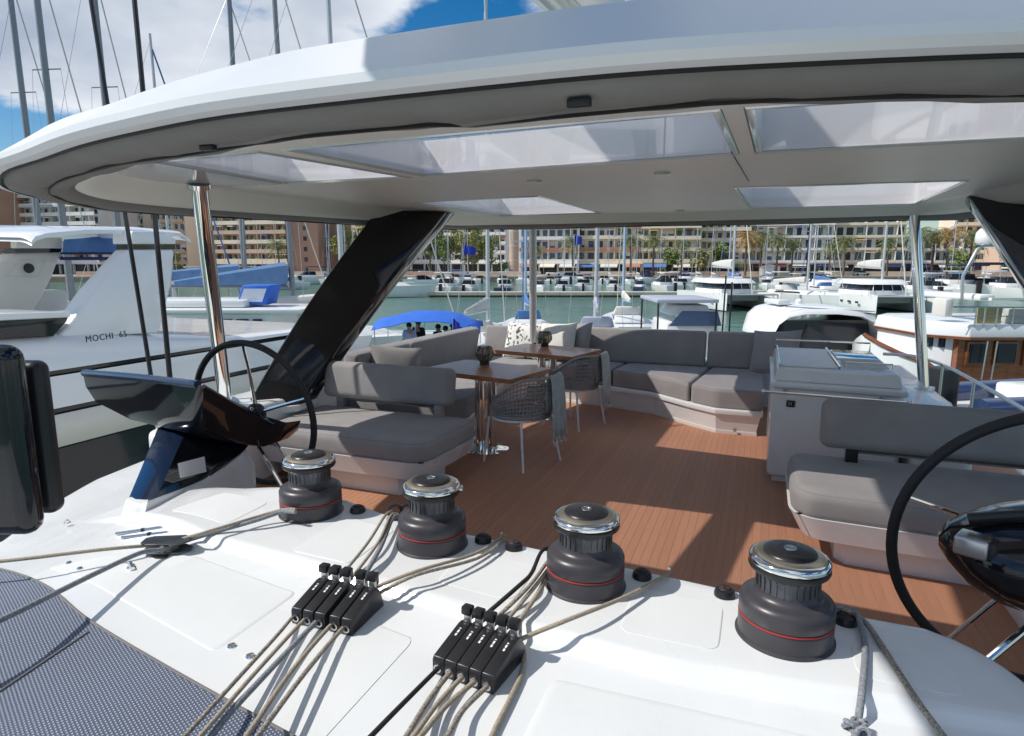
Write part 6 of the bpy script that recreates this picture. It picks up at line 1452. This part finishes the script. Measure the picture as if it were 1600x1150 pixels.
# wooden trawler on the right
d = 15.5; tw = gb('wooden_trawler', 'classic trawler yacht with varnished mahogany cabin and white upper deck at the right', 'motor yacht', 1520, d, 0); d = 14.0; a = lambda px: ((px - 800)*14.0 - (1520 - 800)*15.5)/1000
hull(tw, 11, 3.6, pz(612, d), hullw, stern=.9, rake=1.0) if False else None
zh = pz(608, d); rg = []
for i, (px, w) in enumerate(((1378, .05), (1386, .5), (1400, 1.0), (1425, 1.5), (1470, 1.8), (1560, 1.9), (1700, 1.9), (1900, 1.6))):
    up = max(0, (3 - i))*.16 + (.55 if i < 4 else .0)
    rg.append([(a(px), sg*w*kk, z) for sg, z, kk in ((1, zh + up, 1), (1, (zh+up)*.5, .85), (1, -.2, .5), (-1, -.2, .5), (-1, (zh+up)*.5, .85), (-1, zh + up, 1))])
M().loft(rg).build('hull', hullw, tw, world=False, ang=40)
M().tube([Vector(r[5]) + Vector((0, -.03, .02)) for r in rg], .05, 8).build('cap_rail', mahog, tw, world=False)
M().prism([(a(1474), -1.45), (a(1900), -1.45), (a(1900), 1.45), (a(1474), 1.45)], zh - .1, pz(527, d)).build('cabin', mahog, tw, world=False)
for x0, x1 in ((1486, 1518), (1530, 1566), (1576, 1620), (1630, 1680)):
    f = M().box(a(x0), a(x1), -1.50, -1.44, pz(572, d), pz(532, d), bev=.02).build('window', mahog, tw, world=False); M().box(a(x0) + .05, a(x1) - .05, -1.53, -1.49, pz(570, d) + .05, pz(533, d) - .05).build('pane', cabw, f, world=False)
M().prism([(a(1440), -.9), (a(1474), -1.3), (a(1474), 1.3), (a(1440), .9)], zh - .1, pz(512, d), bev=.03).build('wheelhouse_front', hullw, tw, world=False)
for x0, x1, y0 in ((1446, 1453, -1.05), (1458, 1468, -1.20)): M().box(a(x0), a(x1), y0, y0 + .1, pz(545, d), pz(516, d)).build('slit_window', cabw, tw, world=False)
M().prism([(a(1436), -1.0), (a(1480), -1.65), (a(1900), -1.7), (a(1900), 1.7), (a(1480), 1.65), (a(1436), 1.0)], pz(526, d), pz(505, d), top=[(a(1440), -.95), (a(1482), -1.6), (a(1900), -1.65), (a(1900), 1.65), (a(1482), 1.6), (a(1440), .95)], bev=.03).build('upper_deck', hullw, tw, world=False)
M().prism([(a(1435), -1.02), (a(1480), -1.68), (a(1900), -1.73), (a(1900), 1.73), (a(1480), 1.68), (a(1435), 1.02)], pz(529, d), pz(526, d)).build('deck_edge_trim', mahog, tw, world=False)
M().box(a(1496), a(1534), -1.5, -1.44, pz(506, d), pz(480, d)).build('olive_screen', mat('olive_canvas', (.28, .26, .14), .8), tw, world=False)
M().box(a(1545), a(1700), -1.5, -1.3, pz(505, d), pz(481, d), bev=.04).build('fly_bulwark', mat('grey_canvas', (.42, .43, .40), .8), tw, world=False)
M().box(a(1510), a(1700), -1.6, -1.5, pz(468, d), pz(464, d)).build('fly_roof_edge', hullw, tw, world=False)
M().box(a(1507), a(1532), -1.3, 1.0, pz(470, d), pz(460, d), bev=.05).build('life_raft', hullw, tw, world=False)
M().box(a(1464), a(1478), -1.1, -.6, pz(497, d), pz(467, d), bev=.06).build('covered_instrument', cov_w, tw, world=False)
q = M()
for px in (1487, 1501, 1520, 1545, 1570, 1598, 1622): q.tube([(a(px), -1.62, pz(508, d)), (a(px), -1.62, pz(478, d))], .016, 5)
q.tube([(a(1450), -1.62, pz(478, d)), (a(1700), -1.62, pz(480, d))], .018, 5); q.tube([(a(1450), -1.62, pz(492, d)), (a(1700), -1.62, pz(493, d))], .010, 5); q.build('upper_rail', steel, tw, world=False)
q = M()
for px in (1500, 1515, 1572, 1590): q.tube([(a(px), -1.75, zh - .05), (a(px + 4), -1.75, pz(530, d))], .014, 5)
q.build('side_rail', steel, tw, world=False)
M().box(a(1478), a(1515), -2.1, -1.8, pz(606, d), pz(592, d), bev=.05).build('fender_blue', anti, tw, world=False)
M().tube([(a(1490), -1.1, pz(478, d)), (a(1486), -1.1, pz(432, d)), (a(1504), -1.1, pz(390, d)), (a(1512), -1.1, pz(384, d)), (a(1640), -1.1, pz(384, d))], .035, 8).build('radar_arch', steel, tw, world=False)
M().tube([(a(1506), -1.0, pz(412, d)), (a(1640), -1.0, pz(412, d))], .035, 6).build('arch_crossbar', mast_n, tw, world=False)
dm = M().lathe([(.22, 0), (.265, .05), (.275, .16), (.26, .27), (.19, .36), (.08, .40), (.01, .405)], 28, (a(1532), -.9, pz(382, d))).build('radome', hullw, tw, world=False, ang=60)
M().lathe([(.18, 0), (.22, .03), (.22, .09), (.12, .12)], 24, (a(1570), -.9, pz(405, d))).build('radar_scanner', hullw, tw, world=False)
# dinghy/pilot things low at the right: navy RIB beside our quarter
rb = gb('inflatable_tender', 'navy inflatable tender with white seat low at the right behind the handrail', 'dinghy', 1590, 9.4, 8)
pts = [(-1.6, -.55, 0), (.9, -.6, .05), (1.5, -.3, .15), (1.75, 0, .2), (1.5, .3, .15), (.9, .6, .05), (-1.6, .55, 0)]
M().tube(smooth_pts([Vector(p) + Vector((0, 0, 2.95)) for p in pts], 4), .2, 12).build('tube', hullb, rb, world=False)
M().box(-1.5, 1.2, -.45, .45, 2.80, 2.9).build('floor', whited, rb, world=False); M().box(-.5, .1, -.35, .35, 2.9, 3.2, bev=.05).build('seat', hullw, rb, world=False)
M().box(-1.9, -1.6, -.2, .2, 2.7, 3.5, bev=.05).build('outboard', blk_s, rb, world=False)
q = M(); q.tube([(-1.8, -.7, 2.72), (2.0, -.7, 2.72)], .03, 6); q.tube([(-1.8, .7, 2.72), (2.0, .7, 2.72)], .03, 6)
for x in (-1.2, 1.2): q.tube([(x, -.8, 2.7), (x, .8, 2.7)], .035, 6); q.tube([(x, .8, 2.7), (x - 1.0, 3.2 - 4.5, 2.2)], .03, 6)
q.build('davit_cradle', steel, rb, world=False)
